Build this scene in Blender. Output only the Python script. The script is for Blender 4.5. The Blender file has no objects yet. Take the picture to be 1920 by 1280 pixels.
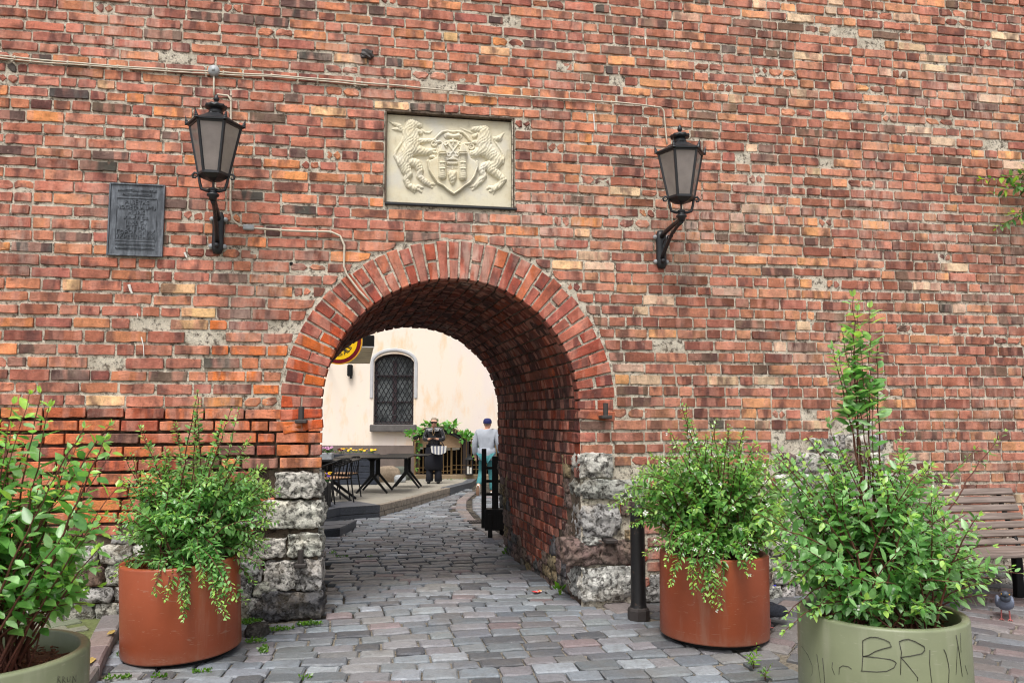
import bpy, bmesh, math, random
from mathutils import Vector, Matrix, noise as mnoise
sc = bpy.context.scene
R = math.radians
PI = math.pi
rnd = random.Random(7)
# ------------------------------------------------------------------ camera, sky, sun, exposure
FPX = 1500.0                     # focal length in pixels of the 1920 px wide photograph
PSI = R(9.96); PITCH = math.atan(140 / 1500.0)
CAM = Vector((0.0, -6.5, 1.6))
cam = bpy.data.objects.new('camera', bpy.data.cameras.new('camera'))
sc.collection.objects.link(cam); sc.camera = cam
cam.location = CAM
cam.rotation_euler = (PI / 2 + PITCH, 0, -PSI)
cam.data.sensor_width = 36.0; cam.data.lens = FPX / 1920 * 36
cam.data.clip_start = 0.05; cam.data.clip_end = 2000
cam.data.dof.use_dof = True; cam.data.dof.focus_distance = 6.8; cam.data.dof.aperture_fstop = 4.0
world = bpy.data.worlds.new('World'); sc.world = world; world.use_nodes = True
wn = world.node_tree; wn.nodes.clear()
sky = wn.nodes.new('ShaderNodeTexSky'); sky.sky_type = 'NISHITA'; sky.sun_disc = False
sky.sun_elevation = R(58); sky.sun_rotation = R(200); sky.dust_density = 4.0; sky.ozone_density = 1.0
hs = wn.nodes.new('ShaderNodeHueSaturation'); hs.inputs['Saturation'].default_value = 0.28
bg = wn.nodes.new('ShaderNodeBackground'); bg.inputs['Strength'].default_value = 0.115
wo = wn.nodes.new('ShaderNodeOutputWorld')
wn.links.new(sky.outputs[0], hs.inputs['Color']); wn.links.new(hs.outputs[0], bg.inputs['Color'])
wn.links.new(bg.outputs[0], wo.inputs['Surface'])
sun = bpy.data.objects.new('sun', bpy.data.lights.new('sun', 'SUN')); sc.collection.objects.link(sun)
sun.data.energy = 1.5; sun.data.angle = R(24); sun.data.color = (1.0, 0.97, 0.92)
sun.rotation_euler = (R(27), 0, R(-22))
sc.cycles.pixel_filter_type = 'BLACKMAN_HARRIS'; sc.cycles.filter_width = 1.05
sc.view_settings.view_transform = 'Standard'; sc.view_settings.look = 'None'
sc.view_settings.exposure = 0.78; sc.view_settings.gamma = 1.0; sc.view_settings.use_curve_mapping = False

# ------------------------------------------------------------------ seeing the place: rays and the ground
FW = Vector((math.sin(PSI) * math.cos(PITCH), math.cos(PSI) * math.cos(PITCH), math.sin(PITCH)))
RT = Vector((math.cos(PSI), -math.sin(PSI), 0)); UP = RT.cross(FW)
def ray(x, y): return FW + RT * ((x - 960) / FPX) + UP * ((640 - y) / FPX)
def on_y(x, y, Y=0.0):
    d = ray(x, y); return CAM + d * ((Y - CAM.y) / d.y)
def at_depth(x, y, Z): return CAM + ray(x, y) * Z
def proj(p):
    d = Vector(p) - CAM; z = d.dot(FW)
    return (960 + FPX * d.dot(RT) / z, 640 - FPX * d.dot(UP) / z, z)
def in_view(p, m=10):
    x, y, z = proj(p); return z > 0.3 and -m < x < 1920 + m and -m < y < 1280 + m
FWD = Vector((math.sin(PSI), math.cos(PSI), 0))
def loc2(u, dist, z):            # the courtyard runs square to the line of sight: right, forward, up
    return Vector((CAM.x, CAM.y, 0)) + RT * u + FWD * dist + Vector((0, 0, z))
GP = [(-400, 0), (-1.6, 0), (0.1, .06), (3, -.03), (11, -.17), (400, -.17)]
def gz(x, y):
    for (a, za), (b, zb) in zip(GP, GP[1:]):
        if y <= b:
            t = (y - a) / (b - a); z = za + (zb - za) * t; break
    return z + (0.012 * min(6, max(0, x - 2.6)) if y < 1 else 0)
def on_ground(x, y):
    d = ray(x, y); t = 1.5
    for _ in range(4000):
        p = CAM + d * t
        if p.z <= gz(p.x, p.y): return p
        t += 0.01
    return p
# ------------------------------------------------------------------ colour and materials
def lin(r, g, b, k=1.0):
    f = lambda c: (c / 12.92 if c <= .04045 else ((c + .055) / 1.055) ** 2.4)
    return (f(r / 255) * k, f(g / 255) * k, f(b / 255) * k)
class NT:
    def __init__(s, name):
        s.m = bpy.data.materials.new(name); s.m.use_nodes = True; s.t = s.m.node_tree; s.t.nodes.clear()
        s.out = s.n('OutputMaterial'); s.b = s.n('BsdfPrincipled'); s.l(s.b.outputs[0], s.out.inputs['Surface'])
    def n(s, t, **k):
        o = s.t.nodes.new('ShaderNode' + t)
        for a, v in k.items(): setattr(o, a, v)
        return o
    def l(s, a, b): s.t.links.new(a, b)
    def noise(s, scale, detail=6, rough=.6, vec=None, w=None, dist=0):
        o = s.n('TexNoise'); o.inputs['Scale'].default_value = scale; o.inputs['Detail'].default_value = detail
        o.inputs['Roughness'].default_value = rough; o.inputs['Distortion'].default_value = dist
        if w is not None: o.noise_dimensions = '4D'; s.l(w, o.inputs['W'])
        s.l(vec if vec is not None else s.pos(), o.inputs['Vector']); return o.outputs[0]
    def pos(s):
        if not hasattr(s, '_p'): s._p = s.n('NewGeometry').outputs['Position']
        return s._p
    def vmap(s, scale=(1, 1, 1), rot=(0, 0, 0)):
        o = s.n('Mapping'); o.inputs['Scale'].default_value = scale; o.inputs['Rotation'].default_value = rot
        s.l(s.pos(), o.inputs['Vector']); return o.outputs[0]
    def ramp(s, v, stops):
        o = s.n('ValToRGB'); e = o.color_ramp.elements
        while len(e) > 2: e.remove(e[-1])
        for i, (p, c) in enumerate(stops):
            x = e[i] if i < 2 else e.new(p)
            x.position = p; x.color = (c, c, c, 1) if not hasattr(c, '__len__') else tuple(c) + (1,)
        s.l(v, o.inputs[0]); return o.outputs[0]
    def mix(s, f, a, b, mode='MIX'):
        o = s.n('MixRGB', blend_type=mode)
        for i, v in zip((0, 1, 2), (f, a, b)):
            if isinstance(v, (int, float)): o.inputs[i].default_value = v if i == 0 else (v, v, v, 1)
            elif hasattr(v, '__len__'): o.inputs[i].default_value = tuple(v)[:3] + (1,)
            else: s.l(v, o.inputs[i])
        return o.outputs[0]
    def math(s, op, a, b=0.0):
        o = s.n('Math', operation=op)
        for i, v in enumerate((a, b)):
            if isinstance(v, (int, float)): o.inputs[i].default_value = v
            else: s.l(v, o.inputs[i])
        return o.outputs[0]
    def bump(s, h, strength=.5, dist=.01):
        o = s.n('Bump'); o.inputs['Strength'].default_value = strength; o.inputs['Distance'].default_value = dist
        s.l(h, o.inputs['Height']); s.l(o.outputs[0], s.b.inputs['Normal'])
    def set(s, col=None, rough=None, metal=None, spec=None):
        if col is not None:
            if hasattr(col, '__len__'): s.b.inputs['Base Color'].default_value = tuple(col)[:3] + (1,)
            else: s.l(col, s.b.inputs['Base Color'])
        if rough is not None:
            if isinstance(rough, (int, float)): s.b.inputs['Roughness'].default_value = rough
            else: s.l(rough, s.b.inputs['Roughness'])
        if metal is not None: s.b.inputs['Metallic'].default_value = metal
        if spec is not None: s.b.inputs['Specular IOR Level'].default_value = spec
        return s
    def tint(s):
        a = s.n('Attribute', attribute_name='tint'); return a.outputs['Color'], a.outputs['Alpha']
def plain(name, rgb, rough=.6, metal=0.0, var=.25, scale=12, bump=0.0, bscale=60, spec=.4, rvar=.1):
    s = NT(name); n = s.noise(scale, 6, .65)
    v = s.ramp(n, [(.3, 1 - var), (.7, 1 + var * .6)])
    s.set(s.mix(1.0, rgb, v, 'MULTIPLY'), None, metal, spec)
    r = s.ramp(s.noise(scale * 2.3), [(.3, max(0, rough - rvar)), (.7, min(1, rough + rvar))]); s.set(None, r)
    if bump: s.bump(s.noise(bscale, 5), bump, .004)
    return s.m
M = {}
def mat_brick():
    s = NT('fired clay brick'); c, w = s.tint(); W = s.math('MULTIPLY', w, 60.0)
    # drag marks and firing shade across each brick, seeded brick by brick
    st = s.noise(7, 3, .55, s.vmap((1, 1, .45), (0, R(35), 0)), W)
    dark = s.ramp(st, [(.5, 0), (.6, .72)])
    c1 = s.mix(dark, c, lin(88, 62, 60))
    bands = s.noise(11, 1, .4, s.vmap((1, 1, .15)), W)
    c1 = s.mix(s.ramp(bands, [(.52, 0), (.58, .42)]), c1, lin(204, 142, 122))
    tone = s.ramp(s.noise(8, 5, .65, None, W), [(.3, .55), (.5, 1), (.72, 1.36)])
    c1 = s.mix(1.0, c1, tone, 'MULTIPLY')
    fine = s.ramp(s.noise(75, 7, .75, None, W), [(.26, .45), (.46, 1), (.8, 1.3)])
    c2 = s.mix(1.0, c1, fine, 'MULTIPLY')
    pit = s.ramp(s.noise(48, 4, .7, None, W), [(.64, 0), (.7, .75)])
    c2 = s.mix(pit, c2, lin(66, 42, 38))
    bloom = s.math('MULTIPLY', s.ramp(s.noise(.8, 4, .6), [(.52, 0), (.66, 1)]), s.ramp(s.noise(16, 5, .7, s.vmap((1, 1, .25)), W), [(.42, 0), (.6, .75)]))
    c2 = s.mix(bloom, c2, lin(214, 182, 166))
    dust = s.ramp(s.noise(26, 6, .72), [(.6, 0), (.76, .6)])
    c3 = s.mix(dust, c2, lin(186, 160, 142))
    soot = s.ramp(s.noise(1.7, 8, .72, None), [(.53, 0), (.7, .62)])
    c3 = s.mix(soot, c3, lin(80, 58, 52))
    s.set(c3, .9, 0, .25)
    h = s.mix(.5, s.noise(45, 8, .75, None, W), s.noise(14, 3, .5, None, W))
    s.bump(h, 1.0, .02); return s.m
def mat_mortar(name, rgb, dk):
    s = NT(name); a = s.noise(22, 9, .8); b = s.noise(5, 4, .6)
    c = s.mix(s.ramp(a, [(.42, 1), (.5, 0)]), rgb, dk)
    c = s.mix(s.ramp(b, [(.45, 0), (.65, .45)]), c, lin(150, 138, 120))
    g = s.ramp(s.noise(120, 4, .8), [(.3, .7), (.7, 1.2)])
    s.set(s.mix(1.0, c, g, 'MULTIPLY'), .97, 0, .15)
    s.bump(s.mix(.5, s.noise(34, 9, .8), s.noise(150, 3, .7)), 1.0, .02); return s.m
def mat_stone(name, k=1.0, warm=0.0, dirt=.5):
    s = NT(name); c, w = s.tint(); W = s.math('MULTIPLY', w, 40.0)
    a = s.noise(9, 9, .72, None, W); p = s.noise(24, 7, .7, None, W, .3); q = s.noise(80, 6, .75, None, W)
    d = s.ramp(a, [(.42, 0), (.62, dirt)])
    c1 = s.mix(d, c, lin(112, 106, 98))
    c1 = s.mix(1.0, c1, s.ramp(q, [(.3, .55), (.5, 1), (.75, 1.25)]), 'MULTIPLY')
    c1 = s.mix(s.ramp(p, [(.53, 0), (.6, .8)]), c1, lin(72, 66, 60))
    c1 = s.mix(s.ramp(s.noise(4, 3, .5, None, W), [(.5, 0), (.7, .3)]), c1, lin(170, 146, 110))
    s.set(c1, .92, 0, .25)
    s.bump(s.mix(.5, s.ramp(p, [(.5, 1), (.66, 0)]), s.mix(.4, a, q)), 1.0, .05); return s.m
def mat_sett():
    s = NT('granite sett'); c, w = s.tint(); W = s.math('MULTIPLY', w, 50.0)
    f = s.ramp(s.noise(55, 7, .75, None, W), [(.25, .62), (.5, 1), (.78, 1.3)])
    c1 = s.mix(1.0, c, f, 'MULTIPLY')
    c1 = s.mix(s.ramp(s.noise(12, 6, .7, None, W), [(.5, 0), (.7, .55)]), c1, lin(92, 90, 90))
    c1 = s.mix(s.ramp(s.noise(2.2, 5, .65), [(.5, 0), (.68, .4)]), c1, lin(110, 104, 98))
    sp = s.ramp(s.noise(240, 2, .5), [(.66, 0), (.74, .55)])
    c1 = s.mix(sp, c1, lin(186, 186, 184))
    s.set(c1, s.ramp(s.noise(20, 4, .6, None, W), [(.3, .38), (.7, .72)]), 0, .45)
    s.bump(s.mix(.6, s.noise(38, 7, .7, None, W), s.noise(12, 3, .5, None, W)), .6, .012); return s.m
def mat_leaf(name):
    s = NT(name); c, w = s.tint()
    v = s.ramp(s.noise(40, 3, .5), [(.3, .82), (.7, 1.15)])
    col = s.mix(1.0, c, v, 'MULTIPLY'); s.set(col, .31, 0, .8)
    tr = s.n('BsdfTranslucent'); s.l(s.mix(1.0, col, (1.2, 1.25, .65), 'MULTIPLY'), tr.inputs['Color'])
    mx = s.n('MixShader'); mx.inputs[0].default_value = .46
    s.l(s.b.outputs[0], mx.inputs[1]); s.l(tr.outputs[0], mx.inputs[2]); s.l(mx.outputs[0], s.out.inputs['Surface'])
    return s.m
def mat_plaster():
    s = NT('peach lime plaster'); a = s.noise(.55, 5, .6, s.vmap((1, 1, .35))); b = s.noise(1.5, 6, .65, s.vmap((1.5, 1.5, .5)))
    c = s.mix(s.ramp(b, [(.54, 0), (.7, .7)]), lin(238, 224, 208), lin(234, 192, 140))
    c = s.mix(s.ramp(a, [(.5, 0), (.62, .7)]), c, lin(232, 218, 214))
    c = s.mix(s.ramp(s.noise(6, 6, .7), [(.62, 0), (.75, .25)]), c, lin(186, 160, 138))
    s.set(c, .92, 0, .2); s.bump(s.noise(60, 5, .7), .25, .004); return s.m
def mat_relief():
    s = NT('weathered cream limestone'); a = s.noise(6, 7, .65); b = s.noise(40, 6, .75)
    c = s.mix(s.ramp(a, [(.45, 0), (.7, .6)]), lin(216, 208, 184), lin(188, 168, 126))
    c = s.mix(s.ramp(b, [(.58, 0), (.78, .6)]), c, lin(120, 108, 88))
    c = s.mix(s.ramp(s.noise(3, 3), [(.52, 0), (.66, .6)]), c, lin(206, 206, 202))
    c = s.mix(s.ramp(s.noise(4.5, 6, .75, s.vmap((1.6, 1, .6))), [(.56, 0), (.7, .5)]), c, lin(120, 106, 80))
    s.set(c, .9, 0, .2); s.bump(b, .5, .006); return s.m
def mat_bronze():
    s = NT('dull dark bronze'); a = s.noise(8, 6, .7, s.vmap((3, 3, .5))); b = s.noise(60, 4, .6)
    c = s.mix(s.ramp(a, [(.4, 0), (.7, .8)]), lin(70, 74, 80), lin(132, 138, 146))
    s.set(s.mix(1.0, c, s.ramp(b, [(.3, .8), (.7, 1.15)]), 'MULTIPLY'), .5, .35, .5); s.bump(b, .2, .002); return s.m
def mat_wood(name, a, b, axis=(1, 12, 12), rough=.6):
    s = NT(name); n = s.noise(5, 6, .65, s.vmap(axis)); m = s.noise(2.5, 4)
    c = s.mix(s.ramp(n, [(.35, 0), (.65, 1)]), a, b)
    c = s.mix(1.0, c, s.ramp(m, [(.3, .8), (.7, 1.2)]), 'MULTIPLY'); s.set(c, rough, 0, .4); s.bump(n, .35, .004); return s.m
def mat_iron(name, rgb, rust=.1, rough=.42):
    s = NT(name); n = s.noise(14, 7, .7)
    c = s.mix(s.ramp(n, [(.6, 0), (.75, rust)]), rgb, lin(120, 92, 76))
    s.set(c, s.ramp(s.noise(30, 5), [(.3, rough - .12), (.7, rough + .15)]), 0, .5); s.bump(s.noise(70, 4), .25, .003); return s.m
def mat_pot(name, rgb, dust):
    s = NT(name); a = s.noise(3, 5, .6); b = s.noise(30, 6, .75); z = s.n('SeparateXYZ'); s.l(s.pos(), z.inputs[0])
    low = s.ramp(z.outputs[2], [(.02, .5), (.14, 0)])
    c = s.mix(1.0, rgb, s.ramp(a, [(.3, .86), (.7, 1.1)]), 'MULTIPLY')
    c = s.mix(s.math('MULTIPLY', low, s.ramp(b, [(.35, .1), (.65, 1)])), c, dust)
    c = s.mix(s.ramp(s.noise(90, 3, .6), [(.7, 0), (.78, .5)]), c, dust)
    c = s.mix(s.ramp(s.noise(5, 4, .6, s.vmap((2, 2, .3))), [(.54, 0), (.7, .34)]), c, dust)
    sc_ = s.noise(9, 3, .5, s.vmap((1, 1, 7)), None, 1.5); c = s.mix(s.ramp(sc_, [(.66, 0), (.69, .4)]), c, dust)
    s.set(c, s.ramp(b, [(.3, .36), (.7, .52)]), 0, .45); s.bump(s.noise(120, 3), .08, .002); return s.m
M['brick'] = mat_brick()
M['mortar'] = mat_mortar('sandy lime mortar', lin(222, 212, 194), lin(104, 94, 84))
M['deep'] = mat_mortar('washed out joint', lin(96, 82, 72), lin(40, 34, 31))
M['stone'] = mat_stone('pitted limestone')
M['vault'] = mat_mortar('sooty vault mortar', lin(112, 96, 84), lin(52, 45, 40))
M['sett'] = mat_sett()
M['joint'] = mat_mortar('sand in the joints', lin(150, 142, 130), lin(72, 68, 62))
M['darkjoint'] = mat_mortar('damp open joints', lin(66, 62, 58), lin(30, 28, 27))
M['leaf'] = mat_leaf('green leaf')
M['petal'] = plain('white petal', (.8, .8, .74), .6, 0, .08)
M['plaster'] = mat_plaster(); M['relief'] = mat_relief(); M['bronze'] = mat_bronze()
M['plinth'] = plain('grey brown plinth paint', lin(112, 100, 94), .8, 0, .2, 3, .2)
M['iron'] = mat_iron('black painted cast iron', lin(30, 32, 36), .06)
M['oldiron'] = mat_iron('worn iron', lin(58, 52, 50), .6, .6)
M['bollard'] = mat_iron('scuffed black post paint', lin(28, 27, 28), .75, .45)
M['pane'] = plain('frosted lamp glass', lin(128, 120, 116), .1, 0, .3, 4, 0, 60, .7)
M['cable'] = plain('pale cable sheath', lin(196, 186, 168), .6, 0, .15, 30)
M['zinc'] = plain('grey plastic box', lin(160, 163, 165), .5, 0, .12, 30)
M['orange'] = mat_pot('rust orange planter', lin(146, 72, 44), lin(160, 128, 110))
M['green'] = mat_pot('sage green planter', lin(124, 130, 102), lin(156, 156, 138))
M['bark'] = plain('bark mulch', lin(104, 66, 44), .95, 0, .6, 60, .8, 70)
M['twig'] = plain('reddish brown stem', lin(98, 58, 46), .7, 0, .3, 40)
M['ink'] = plain('black marker', lin(52, 50, 46), .5, 0, .2)
M['slat'] = mat_wood('weathered brown bench slat', lin(98, 85, 78), lin(142, 128, 120), (.6, 14, 14))
M['deck'] = mat_wood('dark grey deck board', lin(66, 69, 76), lin(96, 99, 106), (1, 14, 14), .5)
M['deckface'] = mat_wood('charcoal deck board', lin(52, 54, 60), lin(76, 79, 86), (1, 14, 14), .5)
M['black'] = plain('black powder coat', lin(17, 18, 20), .5, 0, .15, 20, 0, 60, .25)
M['navy'] = mat_wood('dark blue grey planter boards', lin(34, 38, 48), lin(48, 54, 66), (1, 1, 12), .6)
M['blackwood'] = mat_wood('black stained timber', lin(16, 15, 15), lin(30, 28, 27), (12, 12, 1), .7)
M['tan'] = mat_wood('tan wood slat', lin(150, 112, 84), lin(178, 140, 108), (12, 12, 1), .6)
M['terrace'] = plain('grey terrace paving', lin(150, 144, 132), .85, 0, .2, 5, .3)
M['tbrick'] = plain('grey brown edging brick', lin(150, 138, 124), .9, 0, .35, 9, .5, 50)
M['gold'] = plain('bronze coloured railing paint', lin(150, 122, 84), .4, .5, .15, 20)
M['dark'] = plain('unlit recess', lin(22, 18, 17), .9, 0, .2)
M['wframe'] = plain('dark plum window paint', lin(72, 58, 62), .5, 0, .2, 20)
M['surround'] = plain('pale grey window surround', lin(188, 188, 190), .8, 0, .1, 6)
M['sill'] = plain('dark grey stone sill', lin(98, 94, 92), .85, 0, .25, 8, .3)
g = NT('old window glass'); g.set(g.ramp(g.noise(3, 4, .6), [(.35, lin(66, 70, 72)), (.7, lin(140, 145, 146))]), .12, 0, .6); M['glass'] = g.m
M['beige'] = mat_wood('beige slatted underside', lin(206, 196, 170), lin(180, 168, 140), (1, 14, 14), .7)
M['yellow'] = plain('yellow sign face', lin(250, 200, 24), .4, 0, .04)
M['maroon'] = plain('dark red sign band', lin(110, 12, 30), .4, 0, .04)
M['paleyellow'] = plain('amber sign edge', lin(238, 176, 40), .4, 0, .04)
M['granite'] = plain('field boulder', lin(140, 124, 106), .9, 0, .35, 14, .6, 30)
M['boulder2'] = plain('grey green boulder', lin(92, 96, 88), .9, 0, .35, 14, .6, 30)
M['lowwall'] = plain('tan rendered kerb wall', lin(150, 130, 104), .9, 0, .25, 4, .4)
M['signwood'] = mat_wood('tan sign board', lin(176, 142, 110), lin(196, 166, 134), (1, 12, 12), .7)
M['paper'] = plain('printed paper', lin(222, 216, 204), .7, 0, .06)
M['candle'] = plain('white candle wax', lin(240, 236, 226), .5, 0, .03)
M['skin'] = plain('skin', lin(216, 166, 140), .55, 0, .08, 20)
M['leather'] = plain('black leather', lin(26, 26, 29), .28, 0, .2, 25, .4, 30, .6)
M['cloth_navy'] = plain('dark navy cloth', lin(24, 25, 34), .85, 0, .2, 30)
M['hair'] = plain('grey blond hair', lin(150, 132, 114), .6, 0, .35, 60)
M['beanie'] = plain('navy knit', lin(34, 40, 92), .85, 0, .2, 80)
M['jacket'] = plain('pale grey windbreaker', lin(158, 163, 172), .6, 0, .14, 9, .5, 14)
M['teal'] = plain('teal denim', lin(66, 128, 132), .8, 0, .18, 25)
M['sole'] = plain('brown shoe sole', lin(120, 92, 74), .8, 0, .2, 30)
M['white'] = plain('white rubber', lin(225, 222, 215), .6, 0, .05)
M['stripe'] = plain('grey bag stripe', lin(120, 124, 140), .6, 0, .05)
M['pigeon'] = plain('slate grey feather', lin(108, 116, 134), .75, 0, .25, 30, .3, 60)
M['pigeonhead'] = plain('dark slate feather', lin(62, 68, 80), .5, 0, .3, 30, .2, 60)
M['pigeondark'] = plain('speckled dark feather', lin(52, 56, 66), .7, 0, .7, 45, .2, 60)
M['pigeonleg'] = plain('pink bird skin', lin(190, 110, 106), .6)
M['red'] = plain('red foil', lin(214, 30, 40), .3, 0, .05)
M['blue'] = plain('blue foil', lin(60, 60, 190), .3, 0, .1)
M['yellowpaint'] = plain('worn yellow kerb paint', lin(176, 150, 84), .9, 0, .8, 60)
M['hole'] = plain('drill hole', lin(20, 17, 16), .95)
M['pinkflower'] = plain('pink blossom', lin(206, 150, 188), .6); M['violet'] = plain('violet pansy', lin(92, 60, 150), .6)
M['yellowflower'] = plain('yellow pansy', lin(250, 200, 40), .6)
M['tray'] = plain('galvanised trough', lin(170, 174, 178), .5, .2, .2, 20)

# ------------------------------------------------------------------ mesh helpers
def V3(p): return (p[0], p[1], p[2])
class MB:
    def __init__(s): s.v = []; s.f = []; s.c = []
    def add(s, vs, fs, col=None):
        o = len(s.v); s.v.extend([V3(p) for p in vs]); s.f.extend([tuple(i + o for i in f) for f in fs])
        s.c.extend([col or (1, 1, 1, 0)] * len(vs)); return s
    def box(s, c, h, rot=None, bevel=0.0, col=None):
        c = Vector(c); hx, hy, hz = h
        b = min(bevel, hx * .49, hy * .49, hz * .49)
        if b <= 0:
            vs = [Vector((x, y, z)) for x in (-hx, hx) for y in (-hy, hy) for z in (-hz, hz)]
            fs = [(0, 1, 3, 2), (4, 6, 7, 5), (0, 4, 5, 1), (2, 3, 7, 6), (0, 2, 6, 4), (1, 5, 7, 3)]
        else:
            vs = []; idx = {}
            for sx in (-1, 1):
                for sy in (-1, 1):
                    for sz in (-1, 1):
                        for k in range(3):
                            p = [sx * (hx - b), sy * (hy - b), sz * (hz - b)]; p[k] = (sx * hx, sy * hy, sz * hz)[k]
                            idx[(sx, sy, sz, k)] = len(vs); vs.append(Vector(p))
            fs = []
            I = idx
            for k in range(3):
                a, d = [i for i in range(3) if i != k]
                for sg in (-1, 1):
                    q = []
                    for (p1, p2) in ((-1, -1), (1, -1), (1, 1), (-1, 1)):
                        t = [0, 0, 0]; t[k] = sg; t[a] = p1; t[d] = p2; q.append(I[(*t, k)])
                    fs.append(tuple(q))
            for k in range(3):
                a, d = [i for i in range(3) if i != k]
                for p1 in (-1, 1):
                    for p2 in (-1, 1):
                        t0 = [0, 0, 0]; t0[k] = -1; t0[a] = p1; t0[d] = p2; t1 = list(t0); t1[k] = 1
                        fs.append((I[(*t0, a)], I[(*t1, a)], I[(*t1, d)], I[(*t0, d)]))
            for sx in (-1, 1):
                for sy in (-1, 1):
                    for sz in (-1, 1): fs.append((I[(sx, sy, sz, 0)], I[(sx, sy, sz, 1)], I[(sx, sy, sz, 2)]))
        if rot is not None: vs = [rot @ p for p in vs]
        return s.add([p + c for p in vs], fs, col)
    def tube(s, pts, r, n=8, caps=True, col=None, sx=1.0):
        pts = [Vector(p) for p in pts]; k = len(pts)
        rs = r if hasattr(r, '__len__') else [r] * k
        ref = None; vs = []
        for i, p in enumerate(pts):
            t = (pts[min(k - 1, i + 1)] - pts[max(0, i - 1)])
            t = t.normalized() if t.length > 1e-9 else Vector((0, 0, 1))
            if ref is None:
                ref = Vector((0, 0, 1)) if abs(t.z) < .9 else Vector((1, 0, 0))
            u = (ref - t * ref.dot(t))
            u = u.normalized() if u.length > 1e-6 else t.orthogonal().normalized()
            w = t.cross(u); ref = u
            for j in range(n):
                a = 2 * PI * j / n; vs.append(p + u * (rs[i] * math.cos(a)) + w * (rs[i] * sx * math.sin(a)))
        fs = [(i * n + j, i * n + (j + 1) % n, (i + 1) * n + (j + 1) % n, (i + 1) * n + j) for i in range(k - 1) for j in range(n)]
        if caps: fs += [tuple(range(n - 1, -1, -1)), tuple((k - 1) * n + j for j in range(n))]
        return s.add(vs, fs, col)
    def lathe(s, prof, n=24, c=(0, 0, 0), col=None, rot=None, sy=1.0, phase=0.0, close=False):
        vs = []; c = Vector(c)
        for r, z in prof:
            for j in range(n):
                a = 2 * PI * j / n + phase; p = Vector((r * math.cos(a), r * sy * math.sin(a), z))
                vs.append((rot @ p if rot is not None else p) + c)
        k = len(prof)
        fs = [(i * n + j, i * n + (j + 1) % n, (i + 1) * n + (j + 1) % n, (i + 1) * n + j) for i in range(k - 1) for j in range(n)]
        if close: fs += [tuple(range(n - 1, -1, -1)), tuple((k - 1) * n + j for j in range(n))]
        return s.add(vs, fs, col)
    def ball(s, c, r, n=10, m=7, col=None, rot=None):
        r = r if hasattr(r, '__len__') else (r, r, r); vs = []; c = Vector(c)
        for i in range(m + 1):
            t = PI * i / m
            for j in range(n):
                a = 2 * PI * j / n; p = Vector((r[0] * math.sin(t) * math.cos(a), r[1] * math.sin(t) * math.sin(a), r[2] * math.cos(t)))
                vs.append((rot @ p if rot is not None else p) + c)
        fs = [(i * n + j, (i + 1) * n + j, (i + 1) * n + (j + 1) % n, i * n + (j + 1) % n) for i in range(m) for j in range(n)]
        return s.add(vs, fs, col)
    def prism(s, poly, h0, h1, fn, col=None):
        n = len(poly); vs = [fn(a, b, h0) for a, b in poly] + [fn(a, b, h1) for a, b in poly]
        fs = [tuple(range(n - 1, -1, -1)), tuple(range(n, 2 * n))] + [(i, (i + 1) % n, n + (i + 1) % n, n + i) for i in range(n)]
        return s.add(vs, fs, col)
    def mesh(s, name, mats, smooth=False, fixn=False):
        me = bpy.data.meshes.new(name); me.from_pydata(s.v, [], s.f)
        for m in (mats if isinstance(mats, (list, tuple)) else [mats]): me.materials.append(m)
        if any(c != (1, 1, 1, 0) for c in s.c):
            a = me.color_attributes.new('tint', 'FLOAT_COLOR', 'POINT')
            a.data.foreach_set('color', [x for c in s.c for x in (tuple(c) + (1,))[:4]])
        if fixn:
            bm = bmesh.new(); bm.from_mesh(me); bmesh.ops.recalc_face_normals(bm, faces=bm.faces); bm.to_mesh(me); bm.free()
        if smooth: me.polygons.foreach_set('use_smooth', [True] * len(me.polygons))
        me.update(); return me
    def build(s, name, mat, parent=None, smooth=False, fixn=False):
        return link(name, s.mesh(name, mat, smooth, fixn), parent)
def link(name, data, parent=None, loc=None):
    o = bpy.data.objects.new(name, data); sc.collection.objects.link(o)
    if parent is not None: o.parent = parent
    if loc is not None: o.location = loc
    return o
def thing(name, label, cat, loc=(0, 0, 0), rz=0.0, group=None):
    o = link(name, None); o.location = loc; o.rotation_euler = (0, 0, rz); o.empty_display_size = .1
    return tag(o, label, cat, group)
def tag(o, label, cat, group=None):
    o['label'] = label; o['category'] = cat; o['kind'] = 'thing'
    if group: o['group'] = group
    return o
def dup(t, loc, rz, label):
    r = t.copy(); sc.collection.objects.link(r); r.location = loc; r.rotation_euler = (0, 0, rz); r['label'] = label
    for c in t.children:
        d = c.copy(); sc.collection.objects.link(d); d.parent = r
        for e in c.children:
            f = e.copy(); sc.collection.objects.link(f); f.parent = d
    return r
def nz(p, s=1.0, seed=0.0): return mnoise.noise(Vector((p[0] * s + seed * 7.3, p[1] * s - seed * 3.1, p[2] * s + seed)))
def jit(a): return rnd.uniform(-a, a)
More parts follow.
